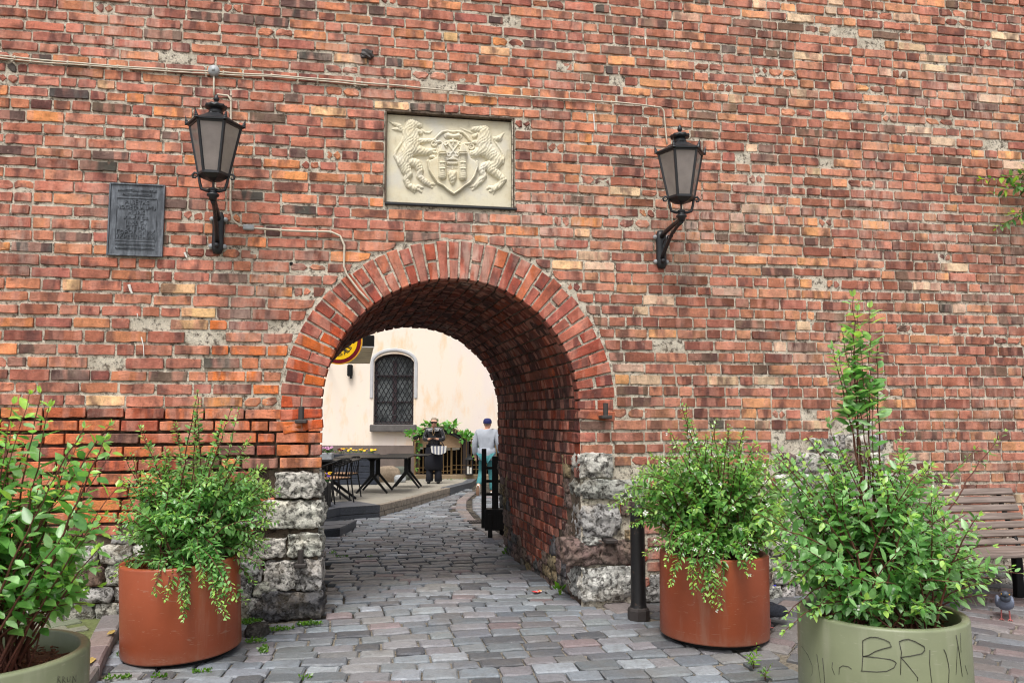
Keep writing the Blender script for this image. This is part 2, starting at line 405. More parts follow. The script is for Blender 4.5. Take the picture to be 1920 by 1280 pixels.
# one brick, sett or paver: an uneven outline with worn edges standing out of the joint
def piece(mb, poly, top, depth, bev, fn, col, dome=0.0, rough=.002):
    n = len(poly); cx = sum(p[0] for p in poly) / n; cy = sum(p[1] for p in poly) / n
    hw = max(abs(p[0] - cx) for p in poly); hh = max(abs(p[1] - cy) for p in poly)
    kx = max(.3, 1 - bev / max(hw, 1e-4)); ky = max(.3, 1 - bev / max(hh, 1e-4))
    vs = [fn(a, b, -depth) for a, b in poly] + [fn(a, b, top - bev * .8 + jit(rough)) for a, b in poly]
    vs += [fn(cx + (a - cx) * kx, cy + (b - cy) * ky, top + jit(rough)) for a, b in poly]
    vs.append(fn(cx, cy, top + dome))
    fs = []
    for k in range(2):
        for i in range(n):
            j = (i + 1) % n; fs.append((k * n + i, k * n + j, (k + 1) * n + j, (k + 1) * n + i))
    for i in range(n): fs.append((2 * n + i, 2 * n + (i + 1) % n, 3 * n))
    mb.add(vs, fs, col)
def rect_poly(x0, x1, y0, y1, j, ch=.006, nx=3, chip=.12):
    p = []
    cs = [(x0, y0, 1, 1), (x1, y0, -1, 1), (x1, y1, -1, -1), (x0, y1, 1, -1)]
    ends = []
    for (x, y, sx, sy) in cs:
        c = ch * rnd.uniform(.5, 1.3)
        if rnd.random() < chip: c = ch * rnd.uniform(2, 3.6)
        ends.append(((x, y + sy * c), (x + sx * c, y)))
    def run(a, b, k):
        for i in range(1, k + 1):
            t = i / (k + 1) + jit(.06); p.append((a[0] + (b[0] - a[0]) * t + jit(j), a[1] + (b[1] - a[1]) * t + jit(j)))
    J = lambda q: p.append((q[0] + jit(j * .5), q[1] + jit(j * .5)))
    J(ends[0][0]); J(ends[0][1]); run(ends[0][1], ends[1][1], nx)
    J(ends[1][1]); J(ends[1][0]); run(ends[1][0], ends[2][0], 0)
    J(ends[2][0]); J(ends[2][1]); run(ends[2][1], ends[3][1], nx)
    J(ends[3][1]); J(ends[3][0])
    return p
def rock(mb, c, h, seed, n=6, rough=.12, box=.6, col=(1, 1, 1, 0), rot=None, freq=2.2):
    c = Vector(c); idx = {}; vs = []; fs = []
    def vert(f, i, j):
        a = -1 + 2 * i / n; b = -1 + 2 * j / n
        q = [0, 0, 0]; k, sg = f; q[k] = sg; q[(k + 1) % 3] = a; q[(k + 2) % 3] = b
        key = tuple(round(x, 5) for x in q)
        if key not in idx:
            d = Vector(q); sph = d.normalized(); p = d * box + sph * (1 - box) * 1.15
            w = Vector((p.x * h[0], p.y * h[1], p.z * h[2])) * (freq / (min(h) * .4 + max(h) * .6)); s = 1 + rough * (mnoise.fractal(w + Vector((seed * 5.1, seed * 3.7, seed)), .8, 2.0, 5))
            p = Vector((p.x * h[0], p.y * h[1], p.z * h[2])) * s
            if rot is not None: p = rot @ p
            idx[key] = len(vs); vs.append(c + p)
        return idx[key]
    for k in range(3):
        for sg in (-1, 1):
            for i in range(n):
                for j in range(n):
                    q = (vert((k, sg), i, j), vert((k, sg), i + 1, j), vert((k, sg), i + 1, j + 1), vert((k, sg), i, j + 1))
                    fs.append(q if sg > 0 else q[::-1])
    mb.add(vs, fs, col)
def tinted(base, v=.12, k=1.0):
    f = 1 + jit(v); return (base[0] * f * k, base[1] * f * k * (1 + jit(v * .3)), base[2] * f * k * (1 + jit(v * .4)), rnd.random())
def spread(items, parent, name, mat, limit=300, smooth=False, mass=None):
    """items: (size in the photo, MB); the largest become parts of their own, the rest one joined part"""
    items = sorted(items, key=lambda t: -t[0])
    for s_, mb in items[:limit]: mb.build(name, mat, parent, smooth)
    rest = MB()
    for s_, mb in items[limit:]:
        o = len(rest.v); rest.v += mb.v; rest.f += [tuple(i + o for i in f) for f in mb.f]; rest.c += mb.c
    if rest.v:
        o = rest.build(mass or name + '_rest', mat, parent, smooth); o['kind'] = 'stuff'
def shown(p, w, h):
    x, y, z = proj(p)
    if z < .3 or x < -40 or x > 1960 or y < -40 or y > 1320: return 0
    return w * h / (z * z)
# ------------------------------------------------------------------ the brick wall with its arched passage
WX0, WX1, WZ1, DEEP = -4.3, 8.2, 6.7, 3.0
AX, AZ, AR, ARX = 0.66, 1.68, 1.045, 1.36          # arch centre, springing height, inner and outer radius
wall = thing('brick_wall', 'tall old red brick wall with a round arched passage through it', 'wall')
PL = (0.088, 1.152, 3.345, 4.12)                      # niche of the carved stone
def brick_tint(x, z, bright=1.0):
    t = rnd.random(); low = x < -.36 and z < 1.64
    right = x > 1.8
    if low: pal = [(.4, (206, 106, 66)), (.68, (180, 86, 62)), (.92, (214, 122, 70)), (1, (112, 76, 70))]
    elif right: pal = [(.26, (196, 108, 84)), (.5, (170, 88, 70)), (.68, (206, 122, 90)), (.8, (150, 76, 62)), (.86, (222, 148, 104)), (.93, (128, 88, 80)), (.945, (92, 78, 78)), (1, (218, 176, 150))]
    else: pal = [(.3, (184, 92, 74)), (.55, (196, 104, 82)), (.7, (164, 80, 68)), (.86, (206, 112, 72)), (.91, (214, 130, 80)), (.93, (224, 170, 128)), (.98, (112, 80, 78)), (1, (84, 74, 76))]
    if not low and z < 2.3 and abs(x + .7) < .5 and t < .5: pal = [(1, (214, 110, 50))]
    for p, c in pal:
        if t <= p: break
    l = lin(*c); g = .3 * l[0] + .5 * l[1] + .2 * l[2]; d = .08 if low or c[0] > 212 else .25
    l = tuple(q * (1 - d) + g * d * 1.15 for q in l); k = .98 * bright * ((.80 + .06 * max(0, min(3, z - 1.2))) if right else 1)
    l = (l[0] * 1.06, l[1] * 1.14, l[2] * (.95 if c[0] < 213 else 1.05))
    return tinted(l, .2, k)
def stone_top(x):
    if x < -.8: return .66 + .1 * math.sin(x * 3.1)
    if x < -.3: return 1.19
    if x < 2.0: return 1.30
    if x < 2.32: return 1.12
    if x < 3.15: return .30
    if x < 3.4: return .95
    if x < 4.45: return 1.44 - .12 * math.sin(x * 4)
    if x < 4.75: return 1.1
    return .26
mapw = lambda a, b, d: (a, -d, b)
def wall_blocked(x, z):
    if PL[0] - .005 < x < PL[1] + .005 and PL[2] - .02 < z < PL[3] + .005: return True
    if z < AZ - .02: return -.375 < x < 1.715
    return (x - AX) ** 2 + (z - AZ) ** 2 < (ARX + .012) ** 2
def arch_push(p, out=.02):
    x, z = p
    if z < AZ - .02: return p
    dx, dz = x - AX, z - AZ; d = math.hypot(dx, dz); r = ARX + out
    if d < r: return (AX + dx / d * r, AZ + dz / d * r)
    return p
def free_spans(z0, z1):
    zm = (z0 + z1) / 2; spans = [(WX0, WX1)]
    def cut(a, b):
        out = []
        for s, e in spans:
            if b <= s or a >= e: out.append((s, e)); continue
            if a > s: out.append((s, a))
            if b < e: out.append((b, e))
        return out
    if z0 < AZ - .03: spans = cut(-.37, 1.71) if z1 < AZ + .02 else spans
    if z1 >= AZ + .02 and z0 < AZ + ARX:
        h = abs(zm - AZ); r = ARX + .012
        if h < r: w = math.sqrt(r * r - h * h); spans = cut(AX - w, AX + w)
    if z1 > PL[2] - .03 and z0 < PL[3]: spans = cut(PL[0] - .012, PL[1] + .012)
    return spans
bricks = []
zrow = .02; row = 0; COURSE = .0985
while zrow < WZ1:
    z0, z1 = zrow, zrow + COURSE * (.985 - .055 * max(0, min(1, (zrow - 2.5) / 1.0))) + jit(.003)
    for s, e in free_spans(z0, z1):
        x = s + (0 if s > WX0 else -rnd.random() * .3); first = True
        if s == 1.71: first = False
        while x < e - .045:
            right = x > 1.7
            ph = .5 if right else .3
            L = rnd.gauss(.142, .008) if rnd.random() < ph else rnd.gauss(.282, .012)
            if first and row % 2 and s > WX0: L = .142
            first = False
            nx = x + L
            if e - nx < .09: nx = e
            jx = rnd.uniform(.012, .022) if right else rnd.uniform(.012, .02)
            jz = rnd.uniform(.0085, .0145)
            low = nx < -.3 and z1 < 1.63
            xm = (x + nx) / 2; sl = .0006 * (xm)                        # old courses wander a little
            wob = .006 * math.sin(xm * 1.3 + row * .7) + .004 * nz((xm, z0, 0), 1.5)
            a0, a1, b0, b1 = x + jx * .5, nx - jx * .5, z0 + jz + wob, z1 - jz + wob
            if not low and rnd.random() < .22: b0 += rnd.uniform(0, .008)
            if z0 >= stone_top(xm) - .02 and a1 - a0 > .035:
                if rnd.random() < .95 or low:
                    poly = rect_poly(a0, a1, b0, b1, .0045 if not low else .003, .0035, 3 if a1 - a0 > .2 else 1, .22)
                    poly = [arch_push(p) for p in poly]
                    top = (.006 + jit(.005)) if not low else .004 + jit(.004)
                    dep = .03 if not low else .07
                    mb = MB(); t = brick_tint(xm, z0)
                    if rnd.random() < .03: top -= .004
                    piece(mb, poly, top, dep, .0028 if not low else .005, mapw, t, 0, .0012)
                    bricks.append((shown((xm, 0, (z0 + z1) / 2), a1 - a0, b1 - b0), mb))
                elif rnd.random() < .8:      # a broken brick in two pieces
                    for u0, u1 in ((a0, (a0 + a1) / 2 - .006), ((a0 + a1) / 2 + .006, a1)):
                        mb = MB(); poly = [arch_push(p) for p in rect_poly(u0, u1, b0 + abs(jit(.01)), b1 - abs(jit(.006)), .005, .009, 2, .5)]
                        piece(mb, poly, .002 + jit(.004), .03, .007, mapw, brick_tint(xm, z0), 0, .004)
                        bricks.append((shown((xm, 0, (z0 + z1) / 2), u1 - u0, b1 - b0), mb))
            x = nx
    zrow = z1; row += 1
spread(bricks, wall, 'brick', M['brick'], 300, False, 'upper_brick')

# mortar bed: a lumpy sheet a little behind the brick faces, deeper where the joints are washed out
mb = MB(); CELL = .034; nx = int((WX1 - WX0) / CELL); nzr = int((WZ1 + .3) / CELL); idx = {}
def mv(i, j):
    if (i, j) not in idx:
        x = WX0 + i * CELL; z = -.3 + j * CELL
        low = max(0, min(1, (1.66 - z) / .05)) * max(0, min(1, (-.42 - x) / .06)) * (1 if z > .8 else .4)
        y = .0055 + .0075 * mnoise.fractal(Vector((x * 9, z * 9, 3)), .9, 2, 3) + .003 * nz((x, z, 0), 40) + .042 * low
        idx[(i, j)] = len(mb.v); mb.v.append((x, y, z)); mb.c.append((1, 1, 1, 0))
    return idx[(i, j)]
deepf = []
for i in range(nx):
    for j in range(nzr):
        x = WX0 + (i + .5) * CELL; z = -.3 + (j + .5) * CELL
        if z < AZ and AX - AR - .02 < x < AX + AR + .02: continue
        if z >= AZ and (x - AX) ** 2 + (z - AZ) ** 2 < (AR + .06) ** 2: continue
        if PL[0] < x < PL[1] and PL[2] < z < PL[3]: continue
        mb.f.append((mv(i, j), mv(i + 1, j), mv(i + 1, j + 1), mv(i, j + 1)))
        deepf.append(1 if (z < 1.64 and x < -.4) else 0)
mo = mb.build('mortar_bed', [M['mortar'], M['deep']], wall, True)
mo.data.polygons.foreach_set('material_index', deepf)
# ring of arch bricks, long ones and pairs of half ones in turn
ring = link('arch_ring', None, wall); ring.empty_display_size = .1
mapr = lambda r, t, d: (AX + r * math.cos(t), -d, AZ + r * math.sin(t) * (1.0 if t > 0 else 1.0))
t = -.10; k = 0
while t < PI + .10:
    dt = .0775 + jit(.004); g = .0085
    cols = [(AR + .0, ARX)] if k % 2 == 0 else [(AR, AR + .148 + jit(.01)), (AR + .166 + jit(.006), ARX - abs(jit(.02)))]
    for r0, r1 in cols:
        rm = (r0 + r1) / 2; red = lin(*rnd.choice([(182, 96, 74), (190, 106, 84), (170, 86, 70), (180, 102, 86), (200, 112, 78)]))
        if t > PI - .65 and rnd.random() < .7: red = lin(*rnd.choice([(206, 96, 50), (198, 90, 56), (216, 112, 56)]))
        c = tinted(red, .12, .8)
        # outline in (radius, angle); joints keep their width outward
        ro = [(r0, t + g / r0), (rm, t + (g + jit(.002)) / rm), (r1, t + (g + jit(.003)) / r1), (r1 + jit(.004), t + dt * .5),
              (r1, t + dt - (g + jit(.003)) / r1), (rm, t + dt - (g + jit(.002)) / rm), (r0, t + dt - g / r0), (r0 - abs(jit(.003)), t + dt * .5)]
        m2 = MB(); n = len(ro); top = .010 + jit(.004)
        vs = [mapr(a, b, -.125) for a, b in ro] + [mapr(a, b, top - .006) for a, b in ro]
        cr, ct = rm, t + dt / 2
        vs += [mapr(cr + (a - cr) * .95, ct + (b - ct) * .86, top + jit(.0015)) for a, b in ro] + [mapr(cr, ct, top)]
        fs = [(q * n + i, (q + 1) * n + i, (q + 1) * n + (i + 1) % n, q * n + (i + 1) % n) for q in range(2) for i in range(n)]
        fs += [(2 * n + (i + 1) % n, 2 * n + i, 3 * n) for i in range(n)]
        m2.add(vs, fs, c); m2.build('brick', M['brick'], ring, False, True)
    t += dt; k += 1
# mortar between the ring bricks
m2 = MB(); N = 60
vs = []
for i in range(N + 1):
    a = -.12 + (PI + .24) * i / N
    for r in (AR + .014, AR + .1, AR + .2, ARX + .03): vs.append((AX + r * math.cos(a), .003 + .006 * nz((r * 9, a * 12, 1), 1), AZ + r * math.sin(a)))
m2.add(vs, [(i * 4 + q, (i + 1) * 4 + q, (i + 1) * 4 + q + 1, i * 4 + q + 1) for i in range(N) for q in range(3)])
m2.build('ring_mortar', M['mortar'], wall, True, True)

# the passage: profile runs up the right side, over the vault and down the left side
def prof(a, y):
    t = y / DEEP; cx = AX + (.463 - AX) * t; rx = AR + (1.023 - AR) * t; rz = AR + (.96 - AR) * t
    side = AZ; arc = PI * AR
    if a < side:
        b = (1 - a / side); base = (.03 + .09 * t) * b * b
        return Vector((cx + rx + base, y, a))
    if a < side + arc:
        th = (a - side) / AR; return Vector((cx + (rx if th < PI / 2 else rx + .09 * t) * math.cos(th), y, AZ + rz * math.sin(th)))
    b = (a - side - arc) / side
    return Vector((cx - rx - .09 * t - .02 * b, y, AZ * (1 - b)))
TOT = AZ * 2 + PI * AR
def mapp(a, y, d):
    p = prof(a, y); q = prof(min(TOT, a + .01), y) - prof(max(0, a - .01), y); q.normalize()
    n = Vector((-q.z, 0, q.x))
    return p + n * (d - .012)
vault = link('passage_lining', None, wall); vault.empty_display_size = .1
m3 = MB(); na, ny = 90, 34
vs = [mapp(TOT * i / na, .02 + (DEEP - .02) * j / ny, .004 * 0 - .003 + .008 * nz((i * .7, j * .9, 0), 1)) for i in range(na + 1) for j in range(ny + 1)]
m3.add(vs, [(i * (ny + 1) + j, i * (ny + 1) + j + 1, (i + 1) * (ny + 1) + j + 1, (i + 1) * (ny + 1) + j) for i in range(na) for j in range(ny)])
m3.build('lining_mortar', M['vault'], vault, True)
items = []
a = .0; row = 0
while a < TOT - .03:
    h = .0985 + jit(.004); a1 = min(TOT, a + h); y = .13 if AZ - .1 < a < AZ + PI * AR + .1 else .006
    am = (a + a1) / 2; up = AZ < am < AZ + PI * AR
    if row % 2 and y < .1: first = .14
    else: first = None
    while y < DEEP - .04:
        L = first or (rnd.gauss(.14, .012) if rnd.random() < .62 else rnd.gauss(.27, .015)); first = None
        y1 = min(DEEP, y + L)
        if DEEP - y1 < .07: y1 = DEEP
        rub = 0
        if am < AZ:          # rubble foot of the right side
            rub = .34 + .26 * math.sin(y * 2.3 + 1) + (.55 if y < .34 else 0) + (.35 if y > 2.5 else 0)
            if .55 < y < .8: rub = .5
        elif am > AZ + PI * AR: rub = 0 if (TOT - am) > 1.15 else 9
        if am >= rub or not am < AZ and rub == 0:
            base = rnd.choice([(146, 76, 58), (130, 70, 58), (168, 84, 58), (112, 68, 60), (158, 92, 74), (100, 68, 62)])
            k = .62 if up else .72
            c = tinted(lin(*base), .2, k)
            g = rnd.uniform(.006, .011)
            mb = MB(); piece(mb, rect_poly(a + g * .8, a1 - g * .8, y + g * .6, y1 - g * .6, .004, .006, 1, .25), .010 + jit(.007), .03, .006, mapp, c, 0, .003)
            p = prof(am, (y + y1) / 2)
            vis = shown(p, h, y1 - y) * (1 if am < AZ + 2.6 else .1) * (.5 if am < AZ else 1)
            items.append((vis, mb))
        y = y1
    a = a1; row += 1
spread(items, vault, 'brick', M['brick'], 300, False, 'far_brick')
# the wall's body, behind the faces
m4 = MB()
m4.box(((WX0 + AX - AR) / 2 - .16, 1.52, 3.2), ((AX - AR - WX0) / 2 - .05, 1.45, 3.5))
m4.box(((WX1 + AX + AR) / 2 + .12, 1.52, 3.2), ((WX1 - AX - AR) / 2 - .12, 1.45, 3.5))
m4.box((AX - .1, 1.52, 4.78), (1.16, 1.44, 1.915))
m4.build('wall_core', M['vault'], wall)
# stones: corner blocks and rubble foot
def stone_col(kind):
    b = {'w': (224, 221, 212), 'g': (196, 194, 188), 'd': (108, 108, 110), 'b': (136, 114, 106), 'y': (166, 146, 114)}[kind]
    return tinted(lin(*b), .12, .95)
def block(px0, px1, py0, py1, kind, yd=.13, proud=.03, n=9, seed=0, name='stone', grow=0):
    a = on_y(px0, py1); b = on_y(px1, py0); c = (a + b) / 2
    mb = MB(); h = ((b.x - a.x) / 2 + grow, yd, (b.z - a.z) / 2 + grow)
    rock(mb, (c.x, yd - proud, c.z), h, seed or rnd.random() * 50, 14, .15, .76, stone_col(kind), None, 2.6)
    return mb.build(name, M['stone'], wall, True)
S = [(514, 604, 884, 934, 'w', .16), (478, 605, 936, 992, 'w', .2), (420, 480, 945, 990, 'g', .1), (538, 605, 998, 1044, 'w', .18), (476, 536, 1008, 1046, 'w', .1),
     (494, 555, 1050, 1106, 'w', .12), (553, 605, 1046, 1106, 'g', .18), (440, 492, 1040, 1096, 'g', .1), (472, 606, 1104, 1163, 'd', .22), (400, 470, 1096, 1165, 'g', .1),
     (1086, 1149, 848, 896, 'w', .15), (1086, 1218, 896, 936, 'g', .17), (1089, 1161, 943, 1007, 'g', .2), (1090, 1128, 1004, 1022, 'g', .12), (1062, 1128, 1012, 1060, 'b', .14), (1124, 1206, 1012, 1058, 'b', .12),
     (1088, 1200, 1058, 1128, 'w', .22), (1200, 1240, 1098, 1128, 'g', .1), (1171, 1196, 992, 1010, 'y', .08), (1164, 1190, 938, 966, 'b', .06)]
for s_ in S: block(s_[0], s_[1], s_[2], s_[3], s_[4], s_[5], .035 if s_[4] != 'd' else .05, 10)
for (x0, x1, z0, z1) in ((2.05, 2.2, .80, .88), (2.06, 2.21, .895, .98), (2.10, 2.26, .28, .38), (2.14, 2.3, .18, .27), (2.22, 2.3, .4, .5), (2.22, 2.30, .62, .72)):
    mb = MB(); piece(mb, rect_poly(x0, x1, z0, z1, .005, .009, 2, .3), .006, .05, .008, mapw, tinted(lin(168, 76, 56), .1, .7), 0, .004); mb.build('brick', M['brick'], wall)
def rubble(x0, x1, topf, z0=-.06, kinds='wggbw', size=.2):
    z = z0
    while z < 2:
        h = rnd.uniform(.1, .2); x = x0 + jit(.05); any_ = False
        while x < x1:
            w = rnd.uniform(.6, 1.5) * size
            if z + h * .6 < topf(x + w / 2):
                any_ = True; hh = min(h, topf(x + w / 2) - z)
                mb = MB(); rock(mb, (x + w / 2, .07 + jit(.02), z + hh / 2), (w / 2 * .97, .1, hh / 2 * .97), rnd.random() * 90, 6, .16, .7, stone_col(rnd.choice(kinds)))
                mb.build('stone', M['stone'], wall, True)
            x += w
        z += h
        if not any_: break
rubble(-3.6, -.86, stone_top, -.02)
rubble(2.3, 3.2, stone_top, -.02)
rubble(3.2, 4.72, stone_top, .02, 'wwgwb', .17)
rubble(4.75, 6.6, stone_top, -.02, 'gbg', .26)
# rubble foot inside the passage, right-hand side
a = -.05
while a < 1.25:
    h = rnd.uniform(.11, .2); y = .3 + jit(.05)
    while y < DEEP - .02:
        w = rnd.uniform(.12, .3)
        rub = .38 + .26 * math.sin(y * 2.3 + 1) + (.55 if y < .34 else 0) + (.35 if y > 2.5 else 0)
        if .55 < y < .8: rub = .55
        if a + h * .4 < rub:
            p = mapp(max(0, a + h / 2), y + w / 2, -.085); mb = MB()
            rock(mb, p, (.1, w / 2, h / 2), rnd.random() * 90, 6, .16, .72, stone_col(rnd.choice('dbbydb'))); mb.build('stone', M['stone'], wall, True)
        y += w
    a += h
# left side foot
for z, hh in ((.1, .16), (.4, .14), (.68, .14), (.95, .13)):
    y = .3
    while y < DEEP:
        w = rnd.uniform(.25, .45); mb = MB(); p = mapp(TOT - z, y + w / 2, -.06)
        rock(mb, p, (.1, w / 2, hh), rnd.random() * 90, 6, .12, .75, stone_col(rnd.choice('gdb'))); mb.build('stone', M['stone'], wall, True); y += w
# iron hinge pins, drill holes as near-black discs, shade put into the colour
def pin(px, py, side=1):
    p = on_y(px, py); mb = MB()
    mb.box((p.x, -.03, p.z - .015), (.045, .085, .014), None, .005); mb.tube([(p.x, -.075, p.z - .01), (p.x, -.075, p.z + .1)], .022, 10)
    mb.build('hinge_pin', M['oldiron'], wall, False)
pin(566, 786); pin(565, 1052); pin(1131, 778); 
p = on_y(1140, 1011); mb = MB(); mb.box((p.x, -.05, p.z), (.05, .07, .016), None, .006); mb.build('hinge_pin', M['oldiron'], wall)
for px, py, r in ((515, 485, .017), (546, 494, .019), (512, 564, .017), (548, 577, .019), (505, 349, .015), (594, 665, .02), (1702, 520, .02), (1686, 520, .02)):
    p = on_y(px, py); mb = MB()
    mb.lathe([(r, -.012), (r * .8, -.0115), (r * .7, .001), (.0005, .0012)], 10, (p.x, 0, p.z), None, Matrix.Rotation(R(90), 3, 'X')); mb.build('drill_hole', M['hole'], wall)
p = on_y(688, 104); mb = MB(); rock(mb, (p.x, -.01, p.z), (.05, .03, .035), 3, 4, .3, .4); mb.build('metal_stub', M['oldiron'], wall)
for pts, w in (([(243, 534), (246, 545), (249, 551)], .012), ([(258, 588), (260, 596)], .004), ([(266, 632), (270, 648), (271, 668)], .005), ([(347, 474), (351, 484)], .009), ([(1112, 215), (1114, 245)], .006), ([(1208, 70), (1210, 88)], .005)):
    mb = MB(); q = [on_y(*c_) for c_ in pts]; n = len(q)
    mb.tube([(v.x, -.016, v.z) for v in q], [w * (1 - .7 * i / n) for i in range(n)], 6); mb.build('paint_drip', M['white'], wall)
# ------------------------------------------------------------------ carved coat of arms in its niche
import numpy as np
RY = .05
def RP(zx, zy):
    p = on_y(700 + zx / 6.097, 190 + zy / 6.097, RY); return p.x, p.z
ZS = (RP(1000, 600)[0] - RP(900, 600)[0]) / 100
carv = thing('carved_coat_of_arms', 'cream stone relief of two lions holding a shield, set in the wall above the arch', 'relief')
mb = MB(); mb.box(((PL[0] + PL[1]) / 2, RY + .06, (PL[2] + PL[3]) / 2), ((PL[1] - PL[0]) / 2 - .004, .06, (PL[3] - PL[2]) / 2 - .012), None, .006)
mb.build('slab', M['relief'], carv)
mb = MB(); a, b = PL[0] - .006, PL[1] + .03
mb.box(((a + b) / 2, .02, PL[2] - .014), ((b - a) / 2, .045, .009), None, .003); mb.build('drip_ledge', M['iron'], carv)
mb = MB(); mb.box((PL[0] - .004, .05, (PL[2] + PL[3]) / 2), (.006, .052, (PL[3] - PL[2]) / 2)); mb.box((PL[1] + .004, .05, (PL[2] + PL[3]) / 2), (.006, .052, (PL[3] - PL[2]) / 2))
mb.box(((PL[0] + PL[1]) / 2, .05, PL[3] + .001), ((PL[1] - PL[0]) / 2 + .01, .052, .007)); mb.build('niche_lining', M['vault'], carv)
def relief(name, strokes, polys=(), k=.62, cell=6.0, groove=None, parent=None, base=0.0):
    pts = [(p[0] - p[2], p[1] - p[2]) for s in strokes for p in s] + [(p[0] + p[2], p[1] + p[2]) for s in strokes for p in s] + [p for q, h in polys for p in q]
    x0 = min(p[0] for p in pts) - 8; x1 = max(p[0] for p in pts) + 8; y0 = min(p[1] for p in pts) - 8; y1 = max(p[1] for p in pts) + 8
    gx = np.arange(x0, x1, cell); gy = np.arange(y0, y1, cell); X, Y = np.meshgrid(gx, gy); H = np.full(X.shape, -1.0)
    for q, h in polys:
        ins = np.zeros(X.shape, bool); n = len(q)
        dm = np.full(X.shape, 1e9)
        for i in range(n):
            (ax, ay), (bx, by) = q[i], q[(i + 1) % n]
            c = ((ay > Y) != (by > Y)) & (X < (bx - ax) * (Y - ay) / ((by - ay) if by != ay else 1e-9) + ax); ins ^= c
            L2 = (bx - ax) ** 2 + (by - ay) ** 2; t = np.clip(((X - ax) * (bx - ax) + (Y - ay) * (by - ay)) / L2, 0, 1)
            dm = np.minimum(dm, np.hypot(X - ax - t * (bx - ax), Y - ay - t * (by - ay)))
        hh = h * np.clip(dm / 9.0, 0, 1) ** .5
        H = np.where(ins, np.maximum(H, hh), H)
    for s in strokes:
        for i in range(max(1, len(s) - 1)):
            ax, ay, ar = s[i][:3]; bx, by, br = s[min(i + 1, len(s) - 1)][:3]
            L2 = (bx - ax) ** 2 + (by - ay) ** 2 + 1e-9; t = np.clip(((X - ax) * (bx - ax) + (Y - ay) * (by - ay)) / L2, 0, 1)
            d = np.hypot(X - ax - t * (bx - ax), Y - ay - t * (by - ay)); r = ar + (br - ar) * t
            hh = np.where(d < r, np.sqrt(np.maximum(r * r - d * d, 0)) * k * (42.0 / np.maximum(r, 42.0)) ** .45, -1); H = np.maximum(H, hh)
    if groove is not None: H = np.where(H > 0, np.maximum(H + groove(X, Y) * np.clip(H / 20, 0, 1), 1), H)
    mb = MB(); ids = {}
    ny_, nx_ = H.shape
    for j in range(ny_ - 1):
        for i in range(nx_ - 1):
            if max(H[j, i], H[j + 1, i], H[j, i + 1], H[j + 1, i + 1]) > 0:
                q = []
                for (jj, ii) in ((j, i), (j, i + 1), (j + 1, i + 1), (j + 1, i)):
                    if (jj, ii) not in ids:
                        x, z = RP(gx[ii], gy[jj]); ids[(jj, ii)] = len(mb.v); h = H[jj, ii]
                        mb.v.append((x, RY - (base + max(h, -4)) * ZS * 1.45, z)); mb.c.append((1, 1, 1, 0))
                    q.append(ids[(jj, ii)])
                mb.f.append(tuple(q))
    return mb.build(name, M['relief'], parent or carv, True)
fur = lambda X, Y: 4.2 * np.sin(X * .17 + Y * .06 + 1.7 * np.sin(Y * .041)) * np.sin(Y * .075 - X * .03 + 1.3 * np.sin(X * .053))
lion_l = [[(435, 275, 72), (425, 330, 78), (440, 470, 96), (450, 545, 92)], [(470, 262, 48), (530, 280, 32)], [(500, 345, 34), (540, 362, 28)], [(395, 262, 34)],
  [(430, 520, 96), (375, 620, 84), (345, 700, 78)], [(345, 690, 76), (375, 790, 62), (405, 836, 48), (372, 895, 36), (402, 965, 36), (470, 1000, 36)], [(450, 985, 24), (520, 975, 20), (560, 990, 16)], [(455, 1005, 24), (520, 1010, 18), (545, 1035, 14)], [(440, 1010, 20), (470, 1040, 14)],
  [(400, 690, 56), (500, 716, 54), (535, 795, 42), (522, 860, 36), (592, 925, 38), (640, 950, 30)], [(620, 940, 22), (700, 950, 15)], [(620, 955, 20), (670, 985, 14)],
  [(500, 560, 66), (590, 582, 48), (650, 575, 36)], [(640, 560, 18), (705, 552, 14)], [(645, 578, 18), (712, 588, 14)], [(640, 600, 18), (705, 640, 12)], [(520, 462, 36), (600, 455, 27), (690, 445, 18)],
  [(285, 690, 26), (245, 625, 18), (258, 570, 15), (320, 480, 13), (352, 400, 13), (338, 335, 18), (292, 285, 30), (232, 258, 20), (186, 238, 6)], [(330, 340, 16), (270, 320, 24), (215, 320, 8)],
  [(548, 325, 12), (600, 362, 15), (640, 362, 12), (672, 335, 8)]]
lion_r = [[(1262, 345, 70), (1270, 400, 78), (1262, 480, 92), (1270, 560, 86)], [(1210, 325, 46), (1142, 322, 30)], [(1190, 385, 30), (1150, 405, 24)], [(1300, 340, 30)],
  [(1275, 540, 92), (1340, 610, 82), (1410, 680, 72)], [(1410, 690, 70), (1352, 780, 62), (1430, 850, 48), (1482, 900, 40), (1440, 965, 36), (1375, 1005, 34)], [(1390, 990, 22), (1320, 985, 18), (1302, 1000, 12)], [(1380, 1010, 22), (1335, 1030, 16)], [(1385, 1020, 20), (1372, 1055, 12)],
  [(1360, 720, 54), (1270, 748, 50), (1235, 790, 42), (1262, 860, 38), (1210, 925, 36), (1160, 970, 28)], [(1170, 960, 20), (1100, 980, 13)], [(1175, 975, 20), (1135, 1012, 13)],
  [(1235, 560, 62), (1170, 600, 48), (1130, 600, 36)], [(1135, 580, 18), (1085, 575, 13)], [(1135, 600, 18), (1082, 608, 13)], [(1140, 620, 18), (1095, 650, 12)], [(1230, 480, 34), (1160, 470, 24), (1110, 480, 16)],
  [(1470, 700, 28), (1490, 640, 17), (1470, 580, 14), (1425, 510, 12), (1385, 455, 12), (1380, 420, 14)], [(1385, 430, 20), (1435, 425, 30), (1490, 365, 8)], [(1400, 440, 18), (1450, 450, 14), (1480, 425, 6)],
  [(1125, 365, 10), (1080, 345, 12), (1040, 328, 10), (1000, 312, 6)]]
relief('lion', lion_l, (), .62, 6, fur); relief('lion', lion_r, (), .62, 6, fur)
